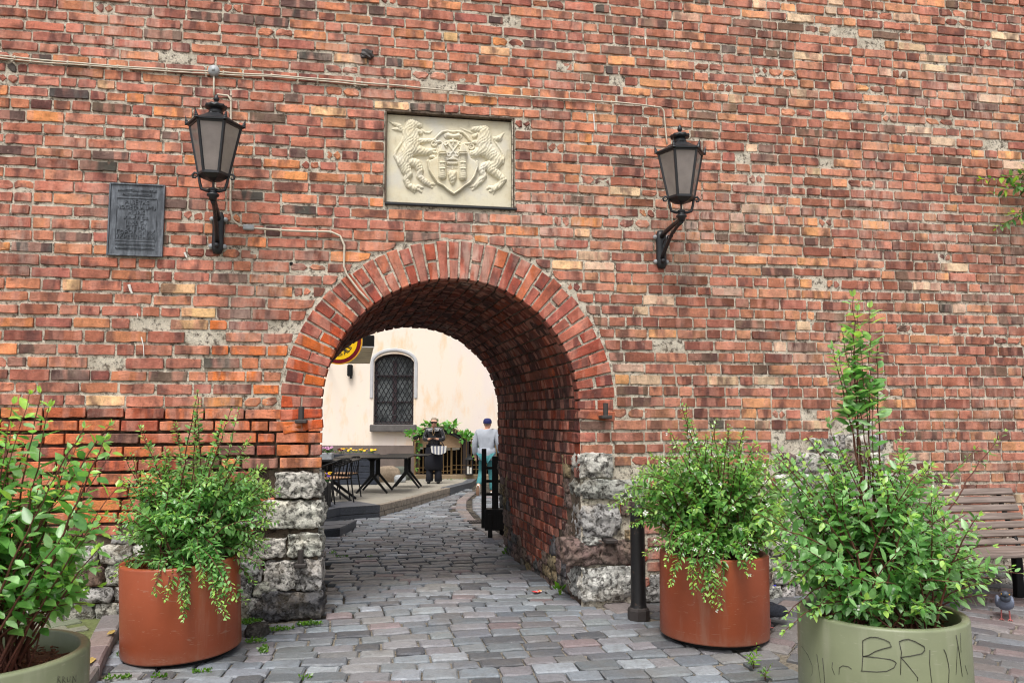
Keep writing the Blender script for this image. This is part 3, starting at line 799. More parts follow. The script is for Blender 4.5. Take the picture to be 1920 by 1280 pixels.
shield_poly = [(622, 690), (640, 790), (690, 870), (738, 940), (800, 968), (850, 1015), (918, 1062), (985, 1018), (1040, 970), (1098, 934), (1150, 862), (1184, 760), (1182, 700), (1110, 650), (1085, 520), (1000, 470), (910, 430), (820, 460), (745, 510), (725, 640)]
relief('shield', [], [(shield_poly, 20)], .6, 6)
relief('shield_rim', [[(x, y, 11) for x, y in shield_poly[:13]]], (), 1.0, 5, None, None, 18)
for x0, x1, ap, yb in ((740, 830, 785, 885), (966, 1072, 1010, 895)):
    xm = (x0 + x1) / 2; courses = lambda X, Y: -4.0 * (np.sin(Y * .28) > .75)
    relief('tower', [[(xm, 640, 48), (xm, yb - 20, 50)]], [([(x0, 610), (x1, 610), (x1, 640), (x0, 640)], 50)], .8, 5, courses, None, 16)
    relief('tower_roof', [], [([(x0 - 4, 612), (x1 + 4, 612), (ap + 8, 500), (ap, 486), (ap - 8, 500)], 44)], .6, 5, None, None, 16)
    for yy in (720, 790): relief('tower_window', [[(xm - 22, yy, 10), (xm - 8, yy, 10)], [(xm + 8, yy, 10), (xm + 22, yy, 10)]], (), .5, 4, None, None, 52)
relief('gatehouse', [[(900, 745, 12), (900, 790, 12)], [(840, 765, 9), (960, 770, 9)]], [([(832, 690), (966, 695), (900, 640)], 26), ([(835, 700), (964, 700), (964, 740), (835, 740)], 18)], .8, 5, None, None, 18)
relief('lion_mask', [[(900, 850, 52), (903, 890, 46), (902, 935, 30), (902, 970, 10)], [(865, 820, 18)], [(935, 822, 18)]], (), .8, 5, fur, None, 18)
relief('crossed_keys', [[(835, 480, 9), (955, 640, 9)], [(985, 480, 9), (862, 640, 9)], [(800, 500, 9), (835, 540, 9)], [(820, 520, 12), (850, 500, 12)], [(1010, 500, 9), (980, 545, 9)], [(990, 520, 12), (965, 505, 12)],
   [(840, 610, 9), (850, 640, 9), (880, 635, 9), (872, 605, 9), (842, 600, 9)], [(940, 600, 9), (930, 635, 9), (960, 645, 9), (975, 615, 9), (945, 600, 9)], [(908, 440, 10), (908, 515, 10)], [(878, 475, 10), (940, 475, 10)]], (), 1.1, 4, None, None, 20)
spir = lambda cx, cy, r, t0, turns, sg=1: [(cx + sg * r * (1 - .7 * i / 14) * math.cos(t0 + turns * 2 * PI * i / 14), cy + r * (1 - .7 * i / 14) * math.sin(t0 + turns * 2 * PI * i / 14), 11 - 4 * i / 14) for i in range(15)]
relief('scroll_frame', [[(700, 440, 12), (735, 400, 14), (790, 352, 15), (850, 345, 15), (900, 356, 16), (960, 350, 15), (1020, 360, 15), (1070, 405, 14), (1110, 460, 12)], spir(838, 392, 36, -1.5, 1.4), spir(985, 402, 34, -1.5, 1.4, -1), spir(692, 482, 40, -1.2, 1.4), spir(1120, 520, 42, -1.2, 1.4, -1),
   [(720, 470, 14), (760, 465, 18), (800, 490, 10)], [(1090, 490, 16), (1050, 490, 18), (1005, 515, 10)], [(850, 395, 26), (910, 410, 30), (970, 400, 26)], [(650, 640, 14), (690, 640, 16), (712, 660, 10)]], (), .9, 5, None, None, 4)
# ------------------------------------------------------------------ bronze tablet with raised lettering
def text_mesh(s, size, depth, align='CENTER', sx=1.0):
    cu = bpy.data.curves.new('lettering', 'FONT'); cu.body = s; cu.size = size; cu.extrude = depth; cu.align_x = align; cu.resolution_u = 2
    cu.bevel_depth = 0
    o = bpy.data.objects.new('lettering', cu); sc.collection.objects.link(o); dg = bpy.context.evaluated_depsgraph_get()
    me = bpy.data.meshes.new_from_object(o.evaluated_get(dg)); bpy.data.objects.remove(o); bpy.data.curves.remove(cu); return me
tab = thing('bronze_tablet', 'dark bronze tablet with raised lettering fixed to the wall left of the arch', 'plaque', (-1.81, -.012, 3.108))
TW, TH = .202, .284
mb = MB(); mb.box((0, 0, 0), (TW, .012, TH), None, .004); mb.build('plate', M['bronze'], tab)
mb = MB()
for sx in (-1, 1): mb.box((sx * (TW - .006), -.016, 0), (.006, .006, TH), None, .002)
for sz in (-1, 1): mb.box((0, -.0165, sz * (TH - .006)), (TW - .0125, .006, .006), None, .002)
mb.build('raised_border', M['bronze'], tab)
mb = MB(); mb.box((0, -.015, .172), (.145, .004, .0045)); mb.box((0, -.0145, -.165), (.145, .003, .003)); mb.box((-.146, -.0145, .003), (.0025, .003, .16)); mb.box((.146, -.0145, .003), (.0025, .003, .16)); mb.build('raised_line', M['bronze'], tab)
lines = [('ARHITEKTŪRAS PIEMINEKLIS', .0225, .222), ('VALSTS AIZSARDZĪBĀ', .0225, .190), ('PILSĒTAS', .044, .122), ('NOCIETINĀJUMU', .044, .082), ('MŪRIS', .044, .042), ('XIII-XVI GS.', .036, .004),
         ('(1960 G.)', .040, -.034), ('СТЕНА', .044, -.074), ('ГОРОДСКИХ', .044, -.112), ('УКРЕПЛЕНИЙ', .044, -.150), ('ПАМЯТНИК АРХИТЕКТУРЫ', .024, -.203), ('ОХРАНЯЕТСЯ ГОСУДАРСТВОМ', .022, -.234)]
for s_, size, z in lines:
    o = link('lettering', text_mesh(s_, size, .005), tab, (0, -.0145, z)); o.rotation_euler = (R(90), 0, 0); o.data.materials.append(M['bronze'])
    w_ = max((v.co.x for v in o.data.vertices), default=.1); 
    if w_ > .14: o.scale = (.14 / w_, 1, 1)
# ------------------------------------------------------------------ wall lanterns
def hexp(r, z, ph=0): return [(r * math.cos(R(60 * i + ph)), r * math.sin(R(60 * i + ph)), z) for i in range(6)]
def lantern(label, x, yaw, bracket_dx):
    t = thing('wall_lantern', label, 'lantern', (x, -.45, 3.20), yaw, 'lanterns either side of the arch')
    rb, rt, zb, zt = .104, .178, .165, .53
    I = M['iron']
    mb = MB(); mb.lathe([(.0, -.02), (.026, -.02), (.03, 0), (.044, .012), (.044, .024), (.026, .034), (.022, .05), (.034, .06), (.02, .07), (0, .07)], 14); mb.build('socket', I, t, True)
    mb = MB()
    for sx in (-1, 1):
        pts = [(sx * .01, 0, .045), (sx * .05, 0, .05), (sx * .082, 0, .06), (sx * .094, 0, .1), (sx * .102, 0, .145), (sx * .112, 0, .175), (sx * .135, 0, .178), (sx * .148, 0, .162), (sx * .143, 0, .142), (sx * .127, 0, .14), (sx * .122, 0, .153)]
        mb = MB(); mb.tube(pts, [.012, .012, .012, .011, .01, .01, .009, .009, .008, .007, .006], 7); mb.build('yoke_arm', I, t, True)
    mb = MB(); mb.tube([(0, 0, .06), (0, 0, .16)], .008, 6); mb.build('centre_rod', M['oldiron'], t)
    # base tray, corner bars, panes
    mb = MB(); mb.lathe([(.03, zb - .045), (.075, zb - .03), (rb + .012, zb - .006), (rb + .012, zb + .012), (rb - .01, zb + .013)], 6, (0, 0, 0), None, None, 1, 0, True); mb.build('base_tray', I, t)
    lo, hi = hexp(rb, zb), hexp(rt, zt)
    for i in range(6):
        mb = MB(); mb.tube([lo[i], hi[i]], .0125, 5); mb.build('corner_bar', I, t)
        j = (i + 1) % 6; a, b, c, d = (Vector(v) for v in (lo[i], lo[j], hi[j], hi[i])); n = (b - a).cross(d - a).normalized() * .003
        mb = MB(); mb.add([a - n, b - n, c - n, d - n, a + n, b + n, c + n, d + n], [(0, 1, 2, 3), (7, 6, 5, 4), (0, 4, 5, 1), (1, 5, 6, 2), (2, 6, 7, 3), (3, 7, 4, 0)]); mb.build('pane', M['pane'], t)
        mb = MB(); mb.tube([hi[i], hi[j]], .012, 5); mb.build('pane_rail', I, t); mb = MB(); mb.tube([lo[i], lo[j]], .010, 5); mb.build('pane_rail', I, t)
    mb = MB(); mb.lathe([(rt - .01, zt), (rt + .026, zt + .004), (rt + .028, zt + .016), (rt + .016, zt + .022), (.135, zt + .05), (.092, zt + .08), (.062, zt + .094), (.058, zt + .1)], 6, (0, 0, 0), None, None, 1, 0, True); mb.build('roof', I, t)
    for i in range(6):
        a = R(60 * i); d = Vector((math.cos(a), math.sin(a), 0)); p = d * (rt + .02) + Vector((0, 0, zt + .01))
        sp = MB(); prof_ = []
        for q in range(5): prof_ += [(.019 - .0035 * q, q * .0125), (.014 - .003 * q, q * .0125 + .009)]
        sp.lathe(prof_ + [(.001, .075)], 8, p, None, Matrix.Rotation(R(14), 3, Vector((-d.y, d.x, 0)))); sp.build('corner_spike', I, t)
    mb = MB(); mb.lathe([(.058, zt + .09), (.05, zt + .12), (.046, zt + .14)], 14, (0, 0, 0), None, None, 1, 0, True); n = 20; ring_ = []
    vs = []; z0 = zt + .135
    for k_, (r_, z_, w_) in enumerate(((.046, 0, 0), (.078, .012, .012), (.074, .028, .008), (.03, .045, 0), (.014, .058, 0))):
        for j in range(n): a = 2 * PI * j / n; vs.append(((r_ + w_ * .4 * math.cos(10 * a)) * math.cos(a), (r_ + w_ * .4 * math.cos(10 * a)) * math.sin(a), z0 + z_ + w_ * .5 * math.cos(10 * a)))
    mb.add(vs, [(k_ * n + j, k_ * n + (j + 1) % n, (k_ + 1) * n + (j + 1) % n, (k_ + 1) * n + j) for k_ in range(4) for j in range(n)]); mb.build('crown', I, t, True)
    mb = MB(); mb.lathe([(.012, z0 + .05), (.01, z0 + .062), (.018, z0 + .068), (.021, z0 + .082), (.014, z0 + .1), (.008, z0 + .112), (.001, z0 + .12)], 10); mb.build('finial', I, t, True)
    # bracket back to the wall; bx is where the wall plate sits from the lantern
    bx, by = bracket_dx, .45
    inv = Matrix.Rotation(-yaw, 3, 'Z')
    P = lambda q: inv @ Vector(q)
    pl = MB(); pts = []
    for i in range(25):
        f = i / 24; z = -.35 + .36 * f; pts.append(P((bx, by - .018, z)))
    pl.tube([P((bx, by - .02, -.335 + .33 * i / 8)) for i in range(9)], [.03, .045, .046, .044, .044, .044, .046, .045, .03], 12, True, None, .6); pl.build('wall_plate', I, t, True)
    for sx in (-1, 1):
        for z in (-.06, -.275):
            b = MB(); b.lathe([(.02, 0), (.02, .012), (.013, .02), (0, .022)], 10, P((bx + sx * .05, by - .008, z)), None, inv @ Matrix.Rotation(R(90), 3, 'X')); b.build('bolt', M['zinc'], t, True)
    top = [(bx, by - .04, -.06), (bx * .75, by * .72, -.035), (bx * .35, by * .35, -.015), (0, .03, -.01), (0, 0, -.012)]
    mb = MB(); mb.tube([P(q) for q in top], [.022, .02, .019, .022, .024], 8); mb.build('upper_arm', I, t, True)
    low = [(bx, by - .04, -.25), (bx * .9, by * .8, -.2), (bx * .5, by * .45, -.085), (bx * .12, .07, -.04), (0, .0, -.03)]
    mb = MB(); mb.tube([P(q) for q in low], [.02, .016, .014, .014, .016], 8); mb.build('lower_arm', I, t, True)
    for f, r_ in ((.78, .038), (.6, .03), (.45, .022), (.32, .015)):
        zc = -.035 - .145 * (f - .15) ; c = Vector((bx * f, by * f, zc - .01)); m2 = MB()
        m2.tube([P(c + Vector((bx * r_ / by * math.cos(a), r_ * math.cos(a), r_ * math.sin(a)))) for a in [2 * PI * i / 12 for i in range(13)]], .006, 5, False); m2.build('scroll_ring', I, t, True)
    mb = MB(); mb.ball(P((bx, by - .06, -.275)), .022, 8, 6); mb.build('cap_nut', I, t, True)
    return t
lantern('black iron lantern on the wall beside the bronze tablet', -1.17, R(0), -.035)
lantern('black iron lantern on the wall right of the arch, above the black bollard', 2.462, R(-6), -.015)
# ------------------------------------------------------------------ cables and boxes
def cable(label, px, r=.007, off=.02, clips=True, dbl=False):
    pts = [on_y(*q) for q in px]; fine = []
    for i in range(len(pts) - 1):
        n = max(2, int((pts[i + 1] - pts[i]).length / .05))
        for j in range(n): fine.append(pts[i].lerp(pts[i + 1], j / n))
    fine.append(pts[-1])
    t = thing('electric_cable', label, 'cable', fine[0])
    q = [(p.x - fine[0].x, -off - .004 * nz(p, 3), p.z - fine[0].z + .004 * nz(p, 4, 2)) for p in fine]
    mb = MB(); mb.tube(q, r, 7); mb.build('sheath', M['cable'], t, True)
    if dbl: mb = MB(); mb.tube([(a, b, c - .016 - .004 * math.sin(a * 5)) for a, b, c in q[: len(q) // 2]], r * .8, 7); mb.build('sheath', M['cable'], t, True)
    if clips:
        for k in range(4, len(q) - 2, 7):
            a = q[k]; mb = MB(); mb.box((a[0], a[1] + .002, a[2]), (.006, r + .004, r + .004), None, .002); mb.build('cable_clip', M['cable'], t)
    return t
cable('long pale cable sagging across the wall above the carved relief', [(-30, 104), (60, 113), (170, 123), (300, 131), (385, 136), (420, 138), (560, 147), (760, 164), (950, 181), (1100, 190), (1200, 198), (1238, 203), (1243, 210), (1246, 240), (1249, 272)], .0068, .022, True, True)
cable('short pale cable drop between round box and lantern top', [(402, 146), (402, 182)], .008, .024, False)
cable('pale cable looping down behind the lantern to the small flat box', [(408, 180), (428, 182), (434, 190), (434, 300), (433, 395), (438, 415), (450, 424), (462, 427)], .008, .024)
cable('pale cable curving from the flat box to the top of the arch ring', [(472, 429), (540, 434), (620, 436), (638, 444), (646, 462), (645, 500), (650, 515), (672, 545), (692, 566)], .009, .03)
cable('thin pale cable hanging below the right-hand lantern', [(1257, 378), (1259, 425)], .006, .022, False)
p = on_y(402, 135); t = thing('round_junction_box', 'round grey junction box on the cable above the lantern', 'junction box', (p.x, 0, p.z))
mb = MB(); mb.lathe([(.045, 0), (.045, .03), (.036, .046), (0, .048)], 18, (0, 0, 0), None, Matrix.Rotation(R(90), 3, 'X')); mb.build('lid', M['zinc'], t, True)
mb = MB(); mb.lathe([(.014, .047), (.013, .053), (0, .054)], 10, (0, 0, 0), None, Matrix.Rotation(R(90), 3, 'X')); mb.build('boss', M['zinc'], t, True)
p = on_y(467, 428); t = thing('flat_junction_box', 'small pale rectangular junction box at the bend of the cable', 'junction box', (p.x, 0, p.z))
mb = MB(); mb.box((0, -.022, 0), (.042, .022, .02), None, .006); mb.build('lid', M['zinc'], t)
# ------------------------------------------------------------------ ground: street setts, kerbs, pavement
mb = MB()
xs = [-300, -60, -12, -5, -3.6] + [-2.6 + .35 * i for i in range(31)] + [9.5, 14, 60, 300]
ys = [-300, -60, -12, -8, -6, -4] + [-3.2 + .4 * i for i in range(54)] + [20, 30, 80, 300]
for y in ys:
    for x in xs: mb.v.append((x, y, gz(x, y) - .016 + .004 * nz((x, y, 0), 3))); mb.c.append((1, 1, 1, 0))
n = len(xs)
mb.f = [(j * n + i, j * n + i + 1, (j + 1) * n + i + 1, (j + 1) * n + i) for j in range(len(ys) - 1) for i in range(n - 1)]
street = mb.build('street', [M['joint'], M['darkjoint']], None, True)
street.data.polygons.foreach_set('material_index', [1 if f.center.y > .1 and f.center.y < 16 else 0 for f in street.data.polygons]); street['kind'] = 'structure'
def mapg(x, y, d): return (x, y, gz(x, y) + d + .012 * nz((x, y, 0), .9))
SETT = [(130, 140, 148), (142, 148, 154), (120, 127, 132), (134, 130, 134), (146, 142, 138), (126, 136, 144), (114, 117, 124), (140, 132, 134), (128, 134, 134)]
def sett_tint(front):
    c = rnd.choice(SETT); t = rnd.random()
    if t < .035: c = (150, 120, 118)
    elif t < .10: c = (164, 170, 176)
    elif t < .2: c = (92, 94, 100)
    l = lin(*c); g = .3 * l[0] + .5 * l[1] + .2 * l[2]; l = tuple(q * .55 + g * .45 * f for q, f in zip(l, (.94, 1, 1.12)))
    return tinted(l, .05, .76 * (1 + jit(.26)))
# kerb line of the carriageway: along the right foot of the passage and out round the bend
KERB = [on_ground(*p) for p in ((1250, 1215), (1180, 1150), (1110, 1112), (1040, 1068), (985, 1040), (940, 1012), (905, 990), (880, 975), (864, 955), (866, 938), (886, 922))]
def kerb_x(y):
    for a, b in zip(KERB, KERB[1:]):
        if a.y <= y <= b.y: return a.x + (b.x - a.x) * (y - a.y) / (b.y - a.y)
    return KERB[0].x if y < KERB[0].y else KERB[-1].x + .0 * y
LK = [Vector((-1.60, -1.9, 0)), Vector((-1.67, -1.14, 0)), Vector((-1.86, .02, 0))]
def left_x(y):
    if y > .06: return -.5 if y < DEEP else -6
    a, b = LK[0], LK[2]; return a.x + (b.x - a.x) * (y - a.y) / (b.y - a.y) + .06
def inside(x, y):
    if x < left_x(y) or y > 15.5: return False
    if .0 < y < DEEP and (x < -.42 or x > 1.74): return False
    if -.04 < y <= 0 and (x < -.36 or x > 1.72): return False
    return True
setts = []
def sett_poly(cx, cy, L, W, ang, jt):
    ca, sa = math.cos(ang), math.sin(ang); p = []
    n = 10
    base = rect_poly(-L / 2, L / 2, -W / 2, W / 2, jt, min(L, W) * .055, 2, .18)
    return [(cx + x * ca - y * sa, cy + x * sa + y * ca) for x, y in base]
# carriageway rows: across the street, bowing slightly; turning to the diagonal on the right-hand side
v = -3.0; row = 0
while v < 15.4:
    W = rnd.uniform(.14, .178) if v < 0 else (rnd.uniform(.15, .2) if v < 7 else rnd.uniform(.17, .23))
    vm = v + W / 2; x = -2.4 - rnd.random() * .3
    x1 = 3.4 if v < 0 else kerb_x(vm) + .3
    while x < x1:
        L = rnd.uniform(.17, .30) if v < 0 else rnd.uniform(.17, .36)
        xm = x + L / 2; ym = vm + .035 * math.sin(xm * 1.4 + row * .35) + .03 * nz((xm, v, 1), 1.2) - .02 * xm
        lim = kerb_x(ym) if ym > KERB[0].y else 2.2 + .55 * (ym + 1.3) * -1
        if ym < -.0 and xm > 2.05 - .45 * ym - .06: x += L; continue
        if inside(xm, ym) and (ym < 0 or xm < kerb_x(ym) - .08):
            front = v < .4; gap = rnd.uniform(.009, .016) if front else rnd.uniform(.008, .022)
            mb = MB(); ang = .07 * math.cos(xm * 1.4 + row * .35) - .02 + jit(.03)
            piece(mb, sett_poly(xm, ym, L - gap, W - gap, ang, .007), .006 + jit(.006) + (0 if front else .008), .05, .012 if not front else .011, mapg, sett_tint(front), .003, .003)
            setts.append((shown((xm, ym, gz(xm, ym)), L, W), mb))
        x += L
    v += W; row += 1
# right-hand part: long reddish and grey setts laid on the diagonal
u = -6.0; row = 0; A = R(-44); ca, sa = math.cos(A), math.sin(A)
while u < 8.0:
    W = rnd.uniform(.125, .165); s_ = -6 + rnd.random() * .3
    while s_ < 9:
        L = rnd.uniform(.24, .4); cs, cu_ = s_ + L / 2, u + W / 2
        xm, ym = 4 + cs * ca - cu_ * sa, -1 + cs * sa + cu_ * ca
        if -3.4 < ym < -.03 and xm > 2.05 - .45 * ym + .06 and xm < 9:
            c = rnd.choice([(140, 126, 126), (134, 134, 136), (150, 134, 132), (126, 130, 136), (146, 140, 138), (114, 114, 118)])
            mb = MB(); piece(mb, sett_poly(xm, ym, L - .014, W - .014, A + jit(.02), .005), .006 + jit(.005), .05, .014, mapg, tinted(lin(*c), .05, .7 * (1 + jit(.2))), .004, .003)
            setts.append((shown((xm, ym, 0), L, W), mb))
        s_ += L
    u += W; row += 1
# setts beyond the bend, on the right of the kerb
for v_ in range(40):
    y = 3.1 + v_ * .22
    x = kerb_x(y) + .22
    while x < kerb_x(y) + 3.2:
        L = rnd.uniform(.16, .26); mb = MB()
        piece(mb, sett_poly(x + L / 2, y + jit(.02), L - .02, .2, .1 + jit(.05), .008), .01 + jit(.008), .05, .02, mapg, sett_tint(False), .004, .003)
        setts.append((shown((x, y, gz(x, y)), L, .2) * .8, mb)); x += L
spread(setts, street, 'sett', M['sett'], 300, False, 'small_setts')
kerb = link('kerb', None); kerb['kind'] = 'structure'; kerb.empty_display_size = .1
def kerb_run(pts, w, h, lo=.34, hi=.55, side=0):
    L = 0
    for a, b in zip(pts, pts[1:]):
        d = (b - a); d.z = 0; n = max(1, round(d.length / ((lo + hi) / 2))); e = d.normalized(); q = Vector((-e.y, e.x, 0))
        for i in range(n):
            p0 = a + d * (i / n) + e * .008; p1 = a + d * ((i + 1) / n) - e * .008
            poly = [(p.x, p.y) for p in (p0 - q * w / 2, (p0 + p1) / 2 - q * (w / 2 + jit(.008)), p1 - q * w / 2, p1 + q * w / 2, (p0 + p1) / 2 + q * (w / 2 + jit(.008)), p0 + q * w / 2)]
            mb = MB(); piece(mb, poly, h + jit(.005), .15, .018, mapg, tinted(lin(*rnd.choice([(136, 128, 126), (122, 120, 122), (146, 130, 126)])), .12, .76), .003, .003)
            mb.build('kerb_stone', M['sett'], kerb)
kerb_run(KERB[1:], .2, .018)
kerb_run([LK[0], LK[1], LK[2]], .15, .085)
pave = MB()
for i in range(13):
    for j in range(9):
        x = -6 + i * .35; y = -2.6 + j * .34; pave.v.append((x, y, gz(x, y) + .062)); pave.c.append((1, 1, 1, 0))
pave.f = [(i * 9 + j, i * 9 + j + 1, (i + 1) * 9 + j + 1, (i + 1) * 9 + j) for i in range(12) for j in range(8) if -6 + i * .35 + .3 < -1.62]
M['moss'] = plain('moss in the joints', lin(100, 108, 66), .95, 0, .5, 30, .8, 80)
pavement = pave.build('pavement', M['moss'], None, True); pavement['kind'] = 'structure'
items = []; A = R(30); ca, sa = math.cos(A), math.sin(A)
for i in range(-30, 30):
    for j in range(-40, 40):
        cx = -3 + (i + (.5 if j % 2 else 0)) * .215 * ca - j * .11 * sa; cy = -1 + (i + (.5 if j % 2 else 0)) * .215 * sa + j * .11 * ca
        if -5.6 < cx < -1.9 + -.12 * (cy + .0) and -2.5 < cy < -.02 and cx < left_x(cy) - .22:
            mb = MB(); piece(mb, sett_poly(cx, cy, .2, .098, A + jit(.02), .003), .076 + jit(.004), .03, .008, mapg, tinted(lin(*rnd.choice([(142, 142, 122), (130, 136, 112), (150, 144, 130)])), .12, .76), .001, .002)
            items.append((shown((cx, cy, .08), .2, .1), mb))
spread(items, pavement, 'paver', M['sett'], 300, False, 'small_pavers')
for (px, py, L, W) in ((205, 1213, .1, .03), (160, 1270, .12, .05)):
    p = on_ground(px, py); mb = MB(); poly = [(p.x - .2 * W, p.y - L / 2), (p.x + W * .9, p.y - L * .4), (p.x + W, p.y + L * .2), (p.x + W * .3, p.y + L / 2), (p.x - W * .4, p.y + L * .2)]
    mb.prism(poly, .0985, .101, lambda a, b, h: (a, b, gz(a, b) + h)); mb.build('paint_mark', M['yellowpaint'], kerb)

# ------------------------------------------------------------------ courtyard beyond the passage
ROT = -PSI
def frame(name, label, cat, px, Z, z=None, group=None):
    u = (px - 960) / FPX * Z; p = loc2(u, Z, 0 if z is None else z); return thing(name, label, cat, p, ROT, group)
# house front: local x to the right, y away, z up; origin below the line of sight
FZ = 23.0; S_ = FZ / FPX
house = frame('plastered_house', 'peach plastered house front with an arched barred window, seen through the arch', 'house', 960, FZ, 0.0)
fx = lambda px: (px - 960) * S_
fz = lambda py: 1.6 + (780 - py) * S_
WX_0, WX_1, WSILL, WSPR, WTOP = fx(701), fx(776), fz(796), fz(682), fz(663)
mb = MB()
def wallpanel(x0, x1, z0, z1, y0=0.0, y1=.5): mb.box(((x0 + x1) / 2, (y0 + y1) / 2, (z0 + z1) / 2), ((x1 - x0) / 2, (y1 - y0) / 2, (z1 - z0) / 2))
X0, X1, ZT = fx(420), fx(1350), 11.0; ZP = fz(834)
wallpanel(X0, WX_0, ZP, ZT); wallpanel(WX_1, X1, fz(826), ZT); wallpanel(WX_0 + .0, WX_1 - .0, ZP, WSILL)
NS = 12
def arc_z(x): 
    t = (x - (WX_0 + WX_1) / 2) / ((WX_1 - WX_0) / 2); return WSPR + (WTOP - WSPR) * math.sqrt(max(0, 1 - t * t * .96))
for i in range(NS):
    a = WX_0 + (WX_1 - WX_0) * i / NS; b = WX_0 + (WX_1 - WX_0) * (i + 1) / NS; za, zb = arc_z(a), arc_z(b)
    mb.add([(a, 0, za), (b, 0, zb), (b, 0, ZT), (a, 0, ZT), (a, .5, za), (b, .5, zb), (b, .5, ZT), (a, .5, ZT)], [(0, 1, 2, 3), (7, 6, 5, 4), (0, 4, 5, 1)])
mb.build('plaster_wall', M['plaster'], house)
mb = MB(); wallpanel(X0, fx(779), -.6, ZP - .002, -.07, .4); mb.build('plinth', M['plinth'], house)
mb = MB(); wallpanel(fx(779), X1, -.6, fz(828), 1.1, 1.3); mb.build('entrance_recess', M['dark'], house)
mb = MB(); wallpanel(fx(779), fx(781.5), -.6, fz(828), -.02, 1.1); wallpanel(fx(868), fx(876), -.6, fz(828), .1, 1.1); mb.build('entrance_pier', M['plinth'], house)
win = link('window', None, house); win.empty_display_size = .1
mb = MB(); wallpanel(WX_0, WX_1, WSILL, WTOP, .24, .26); mb.build('pane', M['glass'], win)
mb = MB(); xm = (WX_0 + WX_1) / 2
for a, b in ((WX_0, WX_0 + .07), (xm - .06, xm + .06), (WX_1 - .07, WX_1)): wallpanel(a, b, WSILL, WSPR + (.1 if a > WX_0 and b < WX_1 else 0), .18, .24)
wallpanel(WX_0 + .07, WX_1 - .07, WSILL + .002, WSILL + .1, .182, .238); wallpanel(WX_0 + .07, WX_1 - .07, fz(706), fz(701), .17, .239); wallpanel(WX_0 + .07, WX_1 - .07, fz(754), fz(752), .184, .236)
mb.tube([(WX_0 + (WX_1 - WX_0) * i / 12, .21, arc_z(WX_0 + (WX_1 - WX_0) * i / 12) - .03) for i in range(13)], .035, 6); mb.build('frame', M['wframe'], win)
mb = MB()
sp = .135; k = 0; H = fz(703) - WSILL
x = WX_0 - 2.4
def bar(x0, x1, z0, z1, m):
    mb.tube([(x0, .1, z0), (x1, .1, z1)], m, 4)
for sg in (1, -1):
    for i in range(-14, 26):
        xa = WX_0 + i * sp; za = WSILL; zb = WTOP; xb = xa + sg * (zb - za) * .55
        # clip to the opening
        n = 40; seg = []
        for q in range(n + 1):
            xx = xa + (xb - xa) * q / n; zz = za + (zb - za) * q / n
            if WX_0 < xx < WX_1 and zz < arc_z(xx): seg.append((xx, .1 + .012 * sg, zz))
        if len(seg) > 1: mb.tube([seg[0], seg[-1]], .012, 4)
for zz in (WSILL + .05, fz(778), fz(703)): mb.tube([(WX_0, .1, zz), (WX_1, .1, zz)], .014, 4)
mb.build('lattice_grille', M['iron'], win)
mb = MB(); n = 16; pts = [(WX_0 - .05, -.02, fz(800 - 60))] + [(WX_0 - .05, -.02, WSPR)]
mb.tube([(WX_0 - .06, -.01, fz(746)), (WX_0 - .06, -.01, WSPR)] + [(xm + (WX_1 - WX_0 + .12) / 2 * math.sin(R(-80 + 160 * i / n)), -.01, WSPR + .02 + (WTOP - WSPR + .09) * math.cos(R(-80 + 160 * i / n))) for i in range(n + 1)] + [(WX_1 + .06, -.01, WSPR), (WX_1 + .06, -.01, fz(746))], .05, 6, True, None, .6)
mb.build('surround', M['surround'], win)
mb = MB(); mb.box((xm + .02, -.09, fz(802)), ((WX_1 - WX_0) / 2 + .08, .14, .1), None, .02); mb.build('sill', M['sill'], win)
sp_ = frame('wall_speaker', 'small dark fitting on the peach house wall under the beer sign', 'wall fitting', 656, FZ - .12, 0)
mb = MB(); mb.box((0, 0, fz(695)), (.075, .07, .17), None, .03); mb.build('housing', M['black'], sp_)
mb = MB(); mb.box((.02, .05, fz(708)), (.03, .04, .03), None, .01); mb.build('bracket', M['iron'], sp_)
# beer sign and the awning case behind it
aw = frame('awning_case', 'dark topped awning case with beige slatted underside, under the arch', 'awning', 676, 15.0, 0)
k_ = 15 / FPX; zf = 1.6 + (780 - 650) * k_; zb_ = 1.6 + (780 - 682) * 16.4 / FPX; xl, xr = -.62, (700 - 676) * k_
mb = MB()
for i in range(9):
    t0, t1 = i / 9 + .004, (i + 1) / 9 - .006
    a = [(x - .32 * t, 1.4 * t, zf + (zb_ - zf) * t) for t in (t0, t1) for x in (xl, xr)]
    s1 = MB(); s1.add([a[0], a[1], a[3], a[2], *[(p[0], p[1], p[2] + .02) for p in (a[0], a[1], a[3], a[2])]], [(0, 1, 2, 3), (7, 6, 5, 4), (0, 4, 5, 1), (1, 5, 6, 2), (2, 6, 7, 3), (3, 7, 4, 0)]); s1.build('slat', M['beige'], aw)
mb = MB(); mb.box(((xl + xr) / 2, -.03, zf + .1), ((xr - xl) / 2 + .01, .04, .11), None, .01); mb.build('fascia', M['black'], aw)
mb = MB(); mb.box(((xl + xr) / 2, -.075, zf - .012), ((xr - xl) / 2 + .012, .012, .012)); mb.build('trim', M['surround'], aw)
mb = MB(); mb.box(((xl + xr) / 2 - .32, 1.47, zb_ + .06), ((xr - xl) / 2 - .03, .05, .05)); mb.tube([(xl - .2, 1.5, zf), (xl - 1.9, 8.2, zf + .3)], .03, 6); mb.build('wall_arm', M['black'], aw)
sg = frame('beer_sign', 'round yellow and dark red beer sign partly hidden by the arch', 'sign', 635, 14.5, 1.6 + (780 - 640) * 14.5 / FPX)
Q = Matrix.Rotation(R(90), 3, 'X')
mb = MB(); mb.lathe([(.0, -.03), (.42, -.03), (.42, .03), (0, .03)], 48, (0, 0, 0), None, Q); mb.build('rim', M['paleyellow'], sg)
